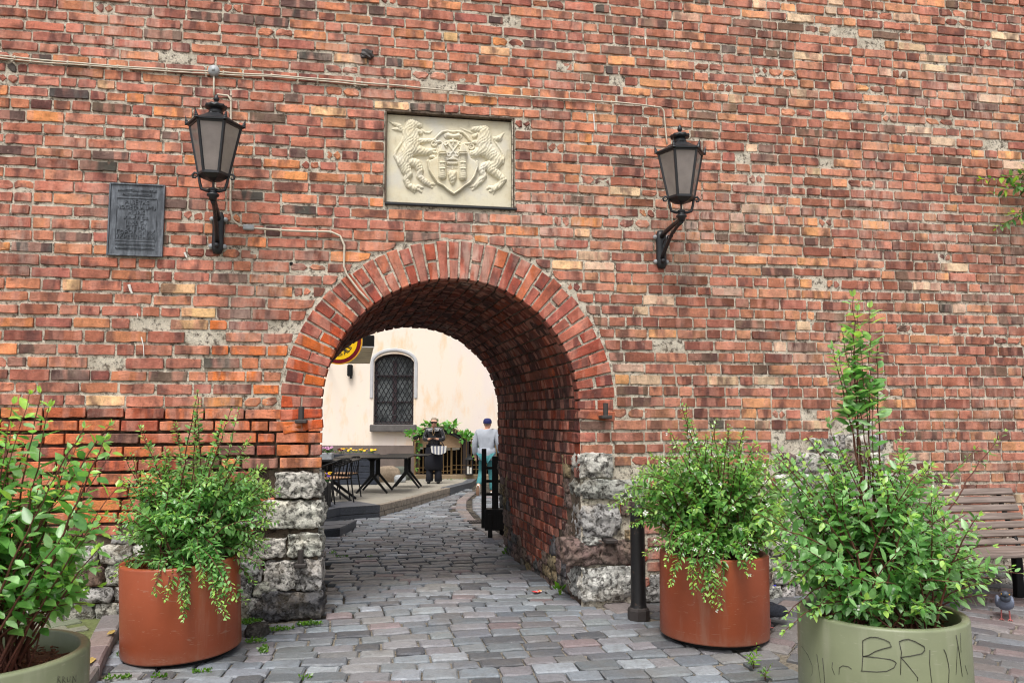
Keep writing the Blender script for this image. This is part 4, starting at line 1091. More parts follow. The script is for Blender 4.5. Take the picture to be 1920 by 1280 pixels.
mb = MB(); mb.lathe([(.0, .0), (.4, .0), (.4, .034), (0, .034)], 48, (0, 0, 0), None, Q); mb.build('band', M['maroon'], sg)
mb = MB(); mb.lathe([(.0, .0), (.335, .0), (.335, .038), (0, .038)], 48, (0, 0, 0), None, Q); mb.build('face', M['yellow'], sg)
txt = 'TĒRVETES ALUS'
for i, ch in enumerate(txt):
    if ch == ' ': continue
    a = R(-148 + 118 * i / (len(txt) - 1)); me = text_mesh(ch, .125, .003); me.materials.append(M['ink'])
    o = link('lettering', me, sg, (.215 * math.cos(a) + .05 * math.cos(a), -.041, .265 * math.sin(a))); o.rotation_euler = (R(90), -(a + PI / 2), 0)
mb = MB(); mb.tube([(-.1, 0, .4), (-.1, .4, .5)], .02, 6); mb.build('hanger', M['iron'], sg)
# terrace
def TZ(Z): return .085 - .0215 * (Z - 13.8)
terr = link('terrace', None); terr['kind'] = 'structure'; terr.location = (0, 0, 0)
EDGE = [(713, 13.8), (760, 15.0), (805, 16.6), (844, 18.2), (883, 20.2), (892, 21.6)]
def TP(px, Z, dz=0.0): return loc2((px - 960) / FPX * Z, Z, TZ(Z) + dz)
fronts = [TP(540, 12.2), TP(600, 12.6), TP(637, 13.3), TP(713, 13.8)] + [TP(*e) for e in EDGE[1:]]
mb = MB(); n = len(fronts); back = [TP(470, 12.4), TP(470, 22.7), TP(892, 22.7)]
ring_ = fronts + back[::-1]
vs = ring_ + [p - Vector((0, 0, .5)) for p in ring_]; m_ = len(ring_)
mb.add(vs, [tuple(range(m_))] + [(i, m_ + i, m_ + (i + 1) % m_, (i + 1) % m_) for i in range(m_)]); mb.build('paving', M['terrace'], terr)
# paving bricks of the edge: a soldier course with two courses under it
def along(pts, step, f):
    for a, b in zip(pts, pts[1:]):
        d = b - a; k = max(1, int(d.length / step))
        for i in range(k): f(a + d * (i / k), a + d * ((i + 1) / k))
def edge_brick(p0, p1, z0, z1, out):
    e = (p1 - p0).normalized(); q = Vector((e.y, -e.x, 0)); g = e * .009
    a, b = p0 + g, p1 - g; mb = MB()
    vs = [c + q * o_ + Vector((0, 0, z)) for z in (z0, z1) for c, o_ in ((a, out), (b, out), (b, -.1), (a, -.1))]
    mb.add(vs, [(0, 1, 5, 4), (1, 2, 6, 5), (2, 3, 7, 6), (3, 0, 4, 7), (4, 5, 6, 7)]); mb.build('brick', M['tbrick'], terr)
along(fronts[3:7], .085, lambda a, b: edge_brick(a, b, -.09, .012 + jit(.004), .022 + jit(.003)))
along(fronts[3:7], .24, lambda a, b: edge_brick(a, b, -.17, -.1, .016 + jit(.004)))
along(fronts[3:7], .24, lambda a, b: edge_brick(a, b, -.25, -.18, .016 + jit(.004)))
mb = MB(); along(fronts[6:], 3, lambda a, b: None)
for a, b in zip(fronts[6:], fronts[7:]):
    e = (b - a).normalized(); q = Vector((e.y, -e.x, 0)); s1 = MB()
    vs = [c + q * o_ + Vector((0, 0, z)) for z in (-.3, .015) for c, o_ in ((a, .03), (b, .03), (b, -.2), (a, -.2))]
    s1.add(vs, [(0, 1, 5, 4), (1, 2, 6, 5), (2, 3, 7, 6), (3, 0, 4, 7), (4, 5, 6, 7)]); s1.build('edge_slab', M['deck'], terr)
# charcoal deck fronting the terrace, with a step
deck = link('deck', None); deck['kind'] = 'structure'
for a, b in zip(fronts[:3], fronts[1:4]):
    e = (b - a).normalized(); q = Vector((e.y, -e.x, 0))
    for z0, z1 in ((-.105, .02), (-.24, -.115), (-.36, -.25)):
        s1 = MB(); vs = [c + q * o_ + Vector((0, 0, z)) for z in (z0, z1) for c, o_ in ((a, .05), (b, .05), (b, .015), (a, .015))]
        s1.add(vs, [(0, 1, 5, 4), (1, 2, 6, 5), (2, 3, 7, 6), (3, 0, 4, 7), (4, 5, 6, 7)]); s1.build('board', M['deckface'], deck)
    for k in range(6):
        s1 = MB(); o0 = .015 - k * .145; o1 = o0 - .137
        vs = [c + q * o_ + Vector((0, 0, z)) for z in (-.0, .021) for c, o_ in ((a, o0), (b, o0), (b, o1), (a, o1))]
        s1.add(vs, [(0, 1, 5, 4), (1, 2, 6, 5), (2, 3, 7, 6), (3, 0, 4, 7), (4, 5, 6, 7)]); s1.build('board', M['deck'], deck)
st = thing('deck_step', 'loose charcoal plank step in front of the terrace deck', 'step', (0, 0, 0))
q0, q1, q2, q3 = [on_ground(*p) for p in ((560, 1014), (637, 1006), (669, 990), (592, 994))]
for (a, b, c, d, z0, z1) in ((q0, q1, q1.lerp(q2, .48), q0.lerp(q3, .48), .1, .125), (q0.lerp(q3, .52), q1.lerp(q2, .52), q2, q3, .1, .125), (q0.lerp(q3, .03), q1.lerp(q2, .03).lerp(q0, .01), q2.lerp(q1, .03), q3, -.05, .098)):
    s1 = MB(); vs = [Vector((p.x, p.y, gz(p.x, p.y) + z)) for z in (z0, z1) for p in (a, b, c, d)]
    s1.add(vs, [(0, 1, 5, 4), (1, 2, 6, 5), (2, 3, 7, 6), (3, 0, 4, 7), (4, 5, 6, 7), (3, 2, 1, 0)]); s1.build('board' if z0 > 0 else 'riser_box', M['deck'] if z0 > 0 else M['deckface'], st)
# tables
def table(px, Z, label, L=1.2, Wd=.75, feet=.36, rz=0.0):
    p = TP(px, Z); t = thing('cafe_table', label, 'table', p, ROT + rz, 'black tables on the terrace'); B = M['black']
    mb = MB(); mb.box((0, 0, .735), (L / 2, Wd / 2, .012), None, .004); mb.build('tabletop', B, t)
    for sy in (-1, 1):
        y = sy * Wd * .28; mb = MB()
        mb.box((0, y, .53), (.045, .03, .19), None, .008); mb.add([(-.045, y - .03, .66), (.045, y - .03, .66), (.045, y + .03, .66), (-.045, y + .03, .66), (-.12, y - .03, .722), (.12, y - .03, .722), (.12, y + .03, .722), (-.12, y + .03, .722)], [(0, 1, 5, 4), (1, 2, 6, 5), (2, 3, 7, 6), (3, 0, 4, 7)])
        mb.build('column', B, t)
        for sx in (-1, 1):
            mb = MB(); mb.tube([(sx * .02, y, .36), (sx * feet, y, .012)], [.032, .022], 6); mb.build('leg', B, t)
    mb = MB(); mb.box((0, 0, .70), (.03, Wd * .3, .02)); mb.build('crossbar', B, t)
    return t
table(706, 17.0, 'black cafe table with splayed legs in front of the dark planter box', 1.5, 1.3, .32)
table(766, 18.4, 'black cafe table with splayed legs nearest the woman', 1.0, .8, .3)
table(617, 14.9, 'black cafe table holding the trough of pink flowers', 1.12, .8, .5)
ol = MB(); 
# stacking chairs with curved arms
def cafe_chair(px, Z, rz, label, dz=0):
    t = thing('cafe_chair', label, 'chair', TP(px, Z, dz), ROT + rz, 'black metal chairs on the terrace'); B = M['black']
    for k in range(5):
        mb = MB(); x = -.19 + k * .095; mb.box((x, 0, .455), (.04, .2, .009), None, .003); mb.build('seat_slat', M['tan'], t)
    mb = MB(); pts = [(-.27, .22, .62), (-.26, -.02, .67), (-.22, -.2, .73), (-.1, -.28, .78), (.1, -.28, .78), (.22, -.2, .73), (.26, -.02, .67), (.27, .22, .62)]
    mb.tube(pts, .016, 6); mb.build('arm_rail', B, t, True)
    for k in range(5):
        x = -.16 + k * .08; mb = MB(); mb.tube([(x, -.2, .45), (x * 1.02, -.27, .775)], .008, 5); mb.build('back_bar', B, t)
    for sx in (-1, 1):
        for sy in (-1, 1):
            mb = MB(); mb.tube([(sx * .24, sy * .26 - .02, 0), (sx * .24, sy * .2, .45)] + ([(sx * .27, .22, .62)] if sy > 0 else [(sx * .23, -.22, .72)]), .013, 6); mb.build('leg', B, t)
    mb = MB(); mb.box((0, 0, .435), (.23, .2, .008)); mb.build('seat_frame', B, t)
cafe_chair(628, 14.1, R(60), 'black metal chair with wooden slats, front one beside the pink flower table')
cafe_chair(646, 15.6, R(75), 'black metal chair with wooden slats pushed behind the pink flower table')
cafe_chair(612, 15.3, R(-60), 'black metal chair almost hidden behind the brick jamb')
# flower trough, planters
def blooms(t, cx, w, d, z, mats, n, h=.09, size=.022):
    lf = MB()
    for i in range(n * 3):
        x, y = cx + jit(w), jit(d); a = rnd.random() * 6.3; l = rnd.uniform(.03, .06)
        p = Vector((x, y, z + rnd.random() * h * .6)); e = Vector((math.cos(a), math.sin(a), rnd.uniform(.2, 1))).normalized() * l; s1 = e.orthogonal().normalized() * l * .35
        lf.add([p, p + e * .5 + s1, p + e, p + e * .5 - s1], [(0, 1, 2, 3)], tinted(lin(*rnd.choice([(70, 110, 44), (92, 132, 56), (54, 88, 40)])), .15, .8))
    o = lf.build('foliage', M['leaf'], t); o['kind'] = 'stuff'
    for i in range(n):
        m1 = MB(); x, y = cx + jit(w), jit(d); m1.lathe([(.002, 0), (size, .01), (size * .8, .018), (.003, .012)], 6, (x, y, z + h * rnd.uniform(.6, 1.1)), None, Matrix.Rotation(jit(.9), 3, 'X')); m1.build('flower', M[rnd.choice(mats)], t)
t = thing('flower_trough', 'grey metal trough of pink flowers on the left terrace table', 'planter', TP(614, 14.75, .748), ROT)
mb = MB(); mb.box((0, 0, .06), (.13, .09, .06), None, .008); mb.build('trough', M['tray'], t); blooms(t, 0, .12, .08, .12, ['pinkflower'], 26)
t = thing('planter_box', 'dark blue grey boarded planter of yellow and red pansies behind the tables', 'planter', TP(672, 19.6), ROT)
for k in range(5): mb = MB(); mb.box((0, 0, .08 + k * .145), (.52, .2, .069), None, .006); mb.build('board', M['navy'], t)
blooms(t, 0, .5, .15, .74, ['yellowflower', 'yellowflower', 'maroon', 'paleyellow'], 34, .1, .035)
t = thing('tall_planter', 'tall black planter of yellow and violet pansies at the left jamb', 'planter', TP(604, 13.4), ROT)
for k in range(4): mb = MB(); mb.box((-.13 + k * .085, 0, .2), (.04, .12, .2), None, .006); mb.build('board', M['blackwood'], t)
blooms(t, 0, .17, .12, .42, ['yellowflower', 'violet', 'violet', 'yellowflower'], 26, .14, .035)
for px, py, Z, h, m, lab, s_ in ((729, 902, 20.6, (.31, .22, .21), 'granite', 'large tan boulder on the terrace behind the tables', 3), (748, 892, 21.4, (.34, .2, .19), 'boulder2', 'grey green boulder behind the tan one', 5), (752, 897, 20.4, (.14, .1, .1), 'zinc', 'small grey boulder beside the tan one', 8)):
    p = TP(px, Z); o = link('boulder', None, None, p); mb = MB(); rock(mb, (0, 0, h[2] * .8), h, s_, 9, .12, .35, (1, 1, 1, 0), None, 1.2)
    bpy.data.objects.remove(o); o = mb.build('boulder', M[m], None, True); o.location = p; tag(o, lab, 'boulder', 'boulders on the terrace')
# fence on its low wall, entrance arch sign
lw = frame('low_wall', 'low tan rendered wall under the bronze railing', 'wall', 960, 22.0, 0); f2 = lambda px: (px - 960) * 22 / FPX; g2 = lambda py: 1.6 + (780 - py) * 22 / FPX
mb = MB(); mb.box(((f2(760) + f2(955)) / 2, .15, (g2(888) + g2(920)) / 2), ((f2(955) - f2(760)) / 2, .15, (g2(888) - g2(920)) / 2), None, .015); mb.build('coping', M['lowwall'], lw)
ra = frame('railing', 'bronze coloured metal railing with ball-topped posts behind the woman', 'railing', 960, 22.0, 0); GO = M['gold']
for px, top in ((779, 828), (847, 822), (930, 824)):
    mb = MB(); mb.tube([(f2(px), .12, g2(889)), (f2(px), .12, g2(top))], .03, 8); mb.lathe([(.045, 0), (.03, .02), (.045, .03)], 10, (f2(px), .12, g2(top) - .02)); mb.build('post', GO, ra)
    mb = MB(); mb.ball((f2(px), .12, g2(top) + .05), .05, 12, 8); mb.build('ball', M['paleyellow'] if False else GO, ra, True)
for a, b, ya, yb in ((779, 847, 828, 825), (847, 930, 823, 822)):
    for dy, r_ in ((0, .026), (48, .01), (56, .01)):
        mb = MB(); mb.tube([(f2(a), .12, g2(ya + dy)), (f2(b), .12, g2(yb + dy))], r_, 6); mb.build('rail', GO, ra)
    for i in range(1, 9):
        x = a + (b - a) * i / 9; mb = MB(); mb.tube([(f2(x), .12, g2(886)), (f2(x), .12, g2(ya + (yb - ya) * i / 9))], .014, 6); mb.build('bar', GO, ra)
for px, py in ((791, 832), (842, 834), (852, 834), (859, 833)):
    p = frame('notice', ('white notice hung on the railing left of the woman' if px < 800 else 'white notice hung on the railing, ' + {842: 'left', 852: 'middle', 859: 'right'}[px] + ' of the three beside the ball post'), 'notice', px, 21.93, g2(py), 'notices on the railing')
    mb = MB(); mb.box((0, 0, -.04), (.05, .004, .085)); mb.build('sheet', M['paper'], p)
    mb = MB(); mb.box((0, -.006, -.015), (.022, .002, .025)); mb.build('print_block', M['stripe'], p)
si = frame('arched_board_sign', 'curved tan board sign over the cellar entrance, half covered by vine', 'sign', 838, 21.7, 0); f3 = lambda px: (px - 838) * 21.7 / FPX; g3 = lambda py: 1.6 + (780 - py) * 21.7 / FPX
def arch_y(px): return 797 + ((px - 823) / 38.0) ** 2 * 9
mb = MB(); pts = [786 + 78 * i / 14 for i in range(15)]
mb.add([(f3(x), y, g3(arch_y(x) + e)) for x in pts for y, e in ((0, 0), (0, 10), (.05, 10), (.05, 0))], [(i * 4 + k, i * 4 + (k + 1) % 4, i * 4 + 4 + (k + 1) % 4, i * 4 + 4 + k) for i in range(14) for k in range(4)]); mb.build('board', M['signwood'], si, False, True)
mb = MB(); mb.tube([(f3(x), -.1, g3(arch_y(x) + 11.5 + (max(0, x - 850) * .12))) for x in [778 + 96 * i / 16 for i in range(17)]], .045, 6, True, None, 2.5); mb.build('canopy_edge', M['blackwood'], si)
mb = MB(); mb.add([(f3(x), y, g3(arch_y(x) + 8) + .02 * y) for x in [778 + 96 * i / 16 for i in range(17)] for y in (-.2, 1.4)], [(i * 2, i * 2 + 1, i * 2 + 3, i * 2 + 2) for i in range(16)]); mb.build('canopy_roof', M['blackwood'], si)
mb = MB(); mb.add([(f3(x), .06, g3(arch_y(x) + 10)) for x in pts] + [(f3(x), .06, g3(838)) for x in pts], [(i, i + 1, 16 + i, 15 + i) for i in range(14)]); mb.build('tan_infill', M['signwood'], si)
for s_, xs_ in (('LOCAL', (789.5, 793.8, 798, 802.2, 806.2)), ('BEER', (816, 820.5, 825, 829.5)), ('BAR', (846, 851, 856.5))):
    for ch, x in zip(s_, xs_):
        me = text_mesh(ch, .125, .006); me.materials.append(M['ink']); o = link('lettering', me, si, (f3(x), -.01, g3(arch_y(x) + 8))); sl = -(arch_y(x + 1) - arch_y(x - 1)) / 2; o.rotation_euler = (R(90), -math.atan(sl), 0)
la = frame('candle_lantern', 'dark metal lantern with two white candles behind the railing', 'lantern', 880, 21.7, g2(887) + .0)
mb = MB()
for sx in (-1, 1):
    for sy in (-1, 1): mb = MB(); mb.box((sx * .085, .2 + sy * .085, .2), (.01, .01, .2)); mb.build('corner_post', M['iron'], la)
mb = MB(); mb.box((0, .2, .01), (.1, .1, .012)); mb.build('base', M['iron'], la); mb = MB(); mb.lathe([(.14, .39), (.15, .41), (.06, .5), (.02, .52), (.02, .56)], 4, (0, .2, 0), None, None, 1, R(45), True); mb.build('roof', M['iron'], la)
for x, h in ((-.035, .1), (.04, .085)): mb = MB(); mb.lathe([(0, .02), (.03, .02), (.03, .02 + h * 2), (0, .02 + h * 2)], 10, (x, .2, 0)); mb.build('candle', M['candle'], la)
# black timber barrier and downpipe on the right
ba = frame('timber_barrier', 'black stained timber barrier of uprights and rails on the right beyond the passage', 'barrier', 908, 11.2, 0); f4 = lambda px: (px - 908) * 11.2 / FPX; g4 = lambda py: 1.6 + (780 - py) * 11.2 / FPX
for px, w, y0, y1 in ((908, .033, 840, 985), (929, .045, 854, 952)): mb = MB(); mb.box((f4(px), 0, (g4(y0) + g4(y1)) / 2), (w, .03, (g4(y0) - g4(y1)) / 2), None, .004); mb.build('upright', M['blackwood'], ba)
for py in (876, 900, 924): mb = MB(); mb.box((f4(928), .05, g4(py)), (.16, .018, .018), None, .003); mb.build('rail', M['blackwood'], ba)
mb = MB(); mb.box((f4(930), .04, (g4(950) + g4(988)) / 2), (.15, .12, (g4(950) - g4(988)) / 2), None, .006); mb.build('foot_box', M['blackwood'], ba)
mb = MB(); mb.box((f4(920), -.06, (g4(958) + g4(1006)) / 2), (.03, .03, (g4(958) - g4(1006)) / 2), None, .004); mb.build('short_post', M['blackwood'], ba)
mb = MB(); mb.box((f4(941), .3, 1.35), (.035, .05, 1.45), None, .004); mb.build('tall_post', M['blackwood'], ba)
dr = on_ground(893, 981); t = thing('drain_grate', 'small iron drain grate in the setts by the kerb bend', 'drain', (dr.x, dr.y, gz(dr.x, dr.y) + .028))
for k in range(6): mb = MB(); mb.box((-.1 + k * .04, 0, 0), (.008, .11, .008)); mb.build('bar', M['oldiron'], t)
for sy in (-1, 1): mb = MB(); mb.box((0, sy * .11, .001), (.13, .014, .01)); mb.build('frame', M['oldiron'], t)
# ------------------------------------------------------------------ planters, shrubs
def on_z(px, py, z):
    d = ray(px, py); return CAM + d * ((z - CAM.z) / d.z)
def planter(label, c, r, h, mat, tilt=(0, 0), taper=1.0):
    t = thing('round_planter', label, 'planter', (c[0], c[1], gz(c[0], c[1]))); t.rotation_euler = (tilt[0], tilt[1], 0)
    rb = r * taper; mb = MB()
    mb.lathe([(rb - .02, .028), (rb - .003, .03), (rb, .04), (r, h - .012), (r - .004, h - .003), (r - .012, h), (r - .034, h), (r - .04, h - .006), (r - .042, h - .14)], 96); mb.build('shell', mat, t, True)
    mb = MB(); mb.lathe([(0, 0), (rb - .05, 0), (rb - .05, .032), (0, .032)], 40); mb.build('foot_ring', M['black'], t)  # recessed foot; its black colour doubles as the contact shadow under the shell
    mb = MB(); n = 30
    vs = [(0, 0, h - .07)]; fs = []
    for k, q in enumerate((.25, .5, .75, .99)):
        for j in range(n): a = 2 * PI * j / n; rr = (r - .041) * q; vs.append((rr * math.cos(a), rr * math.sin(a), h - .075 + .018 * nz((rr * math.cos(a), rr * math.sin(a), 0), 14) - .02 * q))
    fs = [(0, 1 + j, 1 + (j + 1) % n) for j in range(n)] + [(1 + k * n + j, 1 + (k + 1) * n + j, 1 + (k + 1) * n + (j + 1) % n, 1 + k * n + (j + 1) % n) for k in range(3) for j in range(n)]
    mb.add(vs, fs); mb.build('soil', M['bark'], t, True)
    mb = MB()
    for i in range(420):
        a = rnd.random() * 6.3; rr = (r - .06) * math.sqrt(rnd.random()); mb.box((rr * math.cos(a), rr * math.sin(a), h - .078 + rnd.random() * .02), (rnd.uniform(.006, .016), .005, .002), Matrix.Rotation(rnd.random() * 3, 3, 'Z') @ Matrix.Rotation(jit(.5), 3, 'Y'))
    o = mb.build('bark_chips', M['bark'], t); o['kind'] = 'stuff'
    return t
PB, PO = Vector((-1.219, -.676, 0)), Vector((2.458, -.914, 0))
HG = .62
q = on_z(1652, 1178, HG); dq = Vector((q.x, q.y + 6.5, 0)).normalized(); PG = Vector((q.x, q.y, 0)) + dq * .40
q = on_z(147, 1223, HG); PLF = Vector((q.x, q.y, 0)) - RT * .40
planter('rust orange planter at the left of the arch, slightly tilted', PB, .378, .62, M['orange'], (R(1.5), R(-2.5)))
planter('rust orange planter right of the bollard, under white flowers', PO, .385, .60, M['orange'], (0, R(.8)))
pg = planter('sage green planter with BRUN scrawled on it in black', PG, .40, HG, M['green'], (0, 0), 1.02)
pl = planter('sage green planter cut off by the bottom left corner of the photo', PLF, .40, HG, M['green'], (0, 0), 1.02)
def on_pot(c, r, px, py):
    d = ray(px, py); o = CAM - c; A = d.x ** 2 + d.y ** 2; B = 2 * (o.x * d.x + o.y * d.y); C_ = o.x ** 2 + o.y ** 2 - r * r; D = B * B - 4 * A * C_
    t = (-B - math.sqrt(max(0, D))) / (2 * A); return CAM + d * t
Z8 = lambda L: [(1440 + x / 4.571, 1150 + y / 4.571) for x, y in L]
for L, w in (([(812, 365), (812, 228), (850, 208), (880, 198), (935, 200), (1000, 220), (1040, 240), (1058, 280), (980, 300), (920, 320), (865, 353), (815, 365)], 1), ([(812, 365), (808, 430), (805, 488)], 1), ([(815, 362), (900, 370), (1050, 390), (1085, 405), (1100, 420), (1080, 460), (1020, 490), (930, 497), (860, 492), (795, 488)], 1),
           ([(1125, 237), (1145, 330), (1140, 372), (1136, 520)], 1), ([(1125, 237), (1160, 222), (1200, 215), (1260, 235), (1340, 280), (1345, 310), (1318, 340), (1220, 360), (1135, 372)], 1), ([(1140, 372), (1200, 440), (1285, 548), (1280, 575)], 1),
           ([(1388, 310), (1386, 420), (1395, 520), (1412, 640)], 1), ([(1508, 303), (1525, 340), (1545, 420), (1553, 480), (1545, 640)], 1), ([(1613, 180), (1640, 330), (1665, 535)], 1), ([(1650, 165), (1655, 330)], .5), ([(1625, 280), (1612, 520)], .6), ([(1690, 440), (1712, 520)], .6),
           ([(288, 275), (340, 350), (378, 440), (380, 510), (340, 590)], .7), ([(418, 345), (430, 430), (458, 640)], .7), ([(468, 378), (480, 500), (488, 640)], 1), ([(553, 415), (548, 460), (570, 520)], .7), ([(608, 520), (612, 460), (640, 443), (690, 452), (716, 472)], .8)):
    pts = [on_pot(PG, .4035, *c) - PG for c in Z8(L)]; mb = MB(); mb.tube(pts, .0017 * w, 5); mb.build('scrawl', M['ink'], pg, True)
for L in ([(108, 1279), (109, 1266), (113, 1268), (109, 1272), (114, 1279)], [(117, 1279), (118, 1267), (122, 1270), (118, 1273), (123, 1279)], [(126, 1268), (127, 1277), (131, 1276), (132, 1267)], [(136, 1279), (137, 1266), (142, 1277), (143, 1264)]):
    pts = [on_pot(PLF, .4035, *c) - PLF for c in L]; mb = MB(); mb.tube(pts, .0009, 5); mb.build('scrawl', M['ink'], pl, True)

LEAF_V = [(0, 0, 0), (.32, 0, -.02), (.68, 0, -.015), (1, 0, -.07), (.12, .13, .03), (.36, .245, .055), (.7, .17, .035), (.12, -.13, .03), (.36, -.245, .055), (.7, -.17, .035)]
LEAF_F = [(0, 1, 5, 4), (1, 2, 6, 5), (2, 3, 6), (0, 7, 8, 1), (1, 8, 9, 2), (2, 9, 3)]
def shrub(name, label, base, twigs, greens, leaf, step=.03, start=.3, limit=300, flowers=None, cat='shrub', group=None, narrow=1.0, twig_r=.0035):
    t = thing(name, label, cat, base); leaves = []; st = MB(); fl = []; bv = Vector(base)
    for tw in twigs:
        p0, p1, p2 = tw[:3]; sz = leaf * (tw[3] if len(tw) > 3 else 1); s0 = tw[4] if len(tw) > 4 else start
        L = (p1 - p0).length + (p2 - p1).length; n = max(5, int(L / .07)); pts = []
        for i in range(n + 1):
            f = i / n; pts.append(p0 * (1 - f) ** 2 + p1 * (2 * f * (1 - f)) + p2 * f * f + Vector((jit(.006), jit(.006), jit(.004))) * (1 if 0 < i else 0))
        rr = twig_r * rnd.uniform(.7, 1.4) * (1 + .8 * min(1, L))
        st.tube([p - bv for p in pts], [rr * (1 - .75 * i / n) for i in range(n + 1)], 5, False)
        k = max(3, int(L * (1 - s0) / step)); spin = rnd.random() * 3
        for i in range(k):
            f = s0 + (1 - s0) * (i + rnd.random() * .6) / k; f = min(.995, f)
            a = p0 * (1 - f) ** 2 + p1 * (2 * f * (1 - f)) + p2 * f * f; tan = ((p1 - p0) * (1 - f) + (p2 - p1) * f).normalized()
            side = tan.cross(Vector((0, 0, 1))); side = side.normalized() if side.length > .1 else Vector((1, 0, 0))
            u = side.cross(tan).normalized(); spin += 1.57 + jit(.35)
            for sg in (0, PI):
                if rnd.random() < .22: continue
                d = side * math.cos(spin + sg) + u * math.sin(spin + sg)
                s = sz * rnd.uniform(.42, 1.25) * (1 - .45 * max(0, f - .7) / .3)
                ax = (d * .85 + tan * rnd.uniform(.3, .8) + Vector((0, 0, -.25 + jit(.25)))).normalized()
                nrm = (Vector((0, 0, 1)) + Vector((jit(.5), jit(.5) - .25, 0)) + d * .2); y = nrm.cross(ax)
                y = y.normalized() if y.length > .05 else ax.orthogonal().normalized(); z = ax.cross(y)
                g = rnd.choice(greens[:-1]) if f < .9 or rnd.random() < .45 else greens[-1]
                leaves.append((a + ax * .006, ax, y, z, s, g))
            if flowers and rnd.random() < flowers * (.3 + f): fl.append(a + Vector((jit(.02), jit(.02) - .012, jit(.015))))
        if rnd.random() < .8:                                # soft yellow-green tip
            for _ in range(3):
                ax = (tan + Vector((jit(.6), jit(.6), jit(.5)))).normalized(); y = ax.cross(Vector((jit(1), jit(1), 1))).normalized()
                leaves.append((p2, ax, y, ax.cross(y), sz * .4, greens[-1] if rnd.random() < .5 else greens[3]))
    st.build('stems', M['twig'], t, True)
    vis = sorted(leaves, key=lambda l: -(l[4] ** 2 * max(.05, abs(l[3].dot((l[0] - CAM).normalized()))) / max(.3, proj(l[0])[2]) ** 2 * (1 if in_view(l[0], 40) else .05)))
    pool = {}
    def lm(g, v):
        if (g, v) not in pool:
            mb = MB(); c = lin(*greens[g]); c = (c[0], c[1], c[2], v * .13)
            cv = (.5 + .4 * v); mb.add([(x, y * narrow * (.9 + .1 * v), z * cv) for x, y, z in LEAF_V], LEAF_F, c); pool[(g, v)] = mb.mesh('leaf', M['leaf'], True)
        return pool[(g, v)]
    for (a, ax, y, z, s, g) in vis[:limit]:
        gi = greens.index(g); o = link('leaf', lm(gi, rnd.randrange(3)), t)
        o.matrix_local = Matrix(((ax.x * s, y.x * s, z.x * s, a.x - bv.x), (ax.y * s, y.y * s, z.y * s, a.y - bv.y), (ax.z * s, y.z * s, z.z * s, a.z - bv.z), (0, 0, 0, 1)))
    mb = MB()
    for (a, ax, y, z, s, g) in vis[limit:]:
        c = tinted(lin(*g), .16, 1.0); cu = rnd.uniform(.3, 1.4)
        mb.add([a - bv + ax * (p[0] * s) + y * (p[1] * s * narrow) + z * (p[2] * s * cu) for p in LEAF_V], LEAF_F, c)
    if mb.v: o = mb.build('foliage', M['leaf'], t, True); o['kind'] = 'stuff'
    if fl:
        fl.sort(key=lambda p: (p - CAM).length); fm = {}
        for v in range(4):
            m1 = MB()
            for i in range(4):
                a = PI / 2 * i + v * .3; d = Vector((math.cos(a), math.sin(a), .25)); e = Vector((-math.sin(a), math.cos(a), 0))
                m1.add([d * .002, d * .009 + e * .006, d * .017 + Vector((0, 0, .002 + v * .001)), d * .009 - e * .006], [(0, 1, 2, 3)])
            fm[v] = m1.mesh('flower', M['petal'])
        for p in fl[:260]:
            o = link('flower', fm[rnd.randrange(4)], t); o.location = p - bv; o.rotation_euler = (R(70) + jit(.7), jit(.7), jit(1.5)); s = rnd.uniform(.7, 1.25); o.scale = (s, s, s)
        m1 = MB()
        for p in fl[260:]:
            e = Matrix.Rotation(R(70) + jit(.7), 3, 'X'); m1.add([e @ Vector(q_) + p - bv for q_ in ((.014, 0, 0), (0, .014, .003), (-.014, 0, 0), (0, -.014, .003))], [(0, 1, 2, 3)])
        if m1.v: o = m1.build('small_flowers', M['petal'], t); o['kind'] = 'stuff'
    return t
def dome(c, h, ell, cen, n, lift=.25, spread_=.2, zmin=None, sz=1.0, s0=.3):
    """n twigs from the pot at c (soil height h) to points in the ellipsoid cen, ell"""
    out = []
    for i in range(n):
        while True:
            q = Vector((jit(1), jit(1), jit(1)))
            if .45 < q.length < 1: break
        tgt = Vector((cen[0] + q.x * ell[0], cen[1] + q.y * ell[1], cen[2] + q.z * ell[2]))
        if zmin is not None and tgt.z < zmin: tgt.z = zmin + rnd.random() * .15
        a = rnd.random() * 6.3; rr = spread_ * math.sqrt(rnd.random()); p0 = Vector((c.x + rr * math.cos(a), c.y + rr * math.sin(a), h))
        mid = (p0 + tgt) / 2 + Vector((0, 0, lift * (tgt - p0).length + .06)); out.append((p0, mid, tgt, sz, s0))
    return out
def to(c, h, px, py, Z, lift=.25, sz=1.0, s0=.3, r0=.2, fan=1, dj=.05):
    out = []
    for _ in range(fan):
        tgt = at_depth(px, py, Z) + Vector((jit(dj), jit(dj), jit(dj))); a = rnd.random() * 6.3; p0 = Vector((c.x + r0 * math.cos(a), c.y + r0 * math.sin(a), h))
        out.append((p0, (p0 + tgt) / 2 + Vector((0, 0, lift * (tgt - p0).length)), tgt, sz, s0))
    return out
def over(c, h, r, px0, py0, px, py, Z0, Z, sz=1.0):
    a, b = at_depth(px0, py0, Z0), at_depth(px, py, Z); return [(a, (a + b) / 2 + Vector((0, -.05, .1)), b, sz, .02)]
GB = [(117, 168, 95), (136, 185, 113), (93, 145, 80), (157, 203, 132), (177, 213, 117)]
h = HG - .08
tw = dome(PB, h, (.58, .44, .42), (PB.x + .08, PB.y - .02, .97), 250, .2, .24, .6, 1, .3)
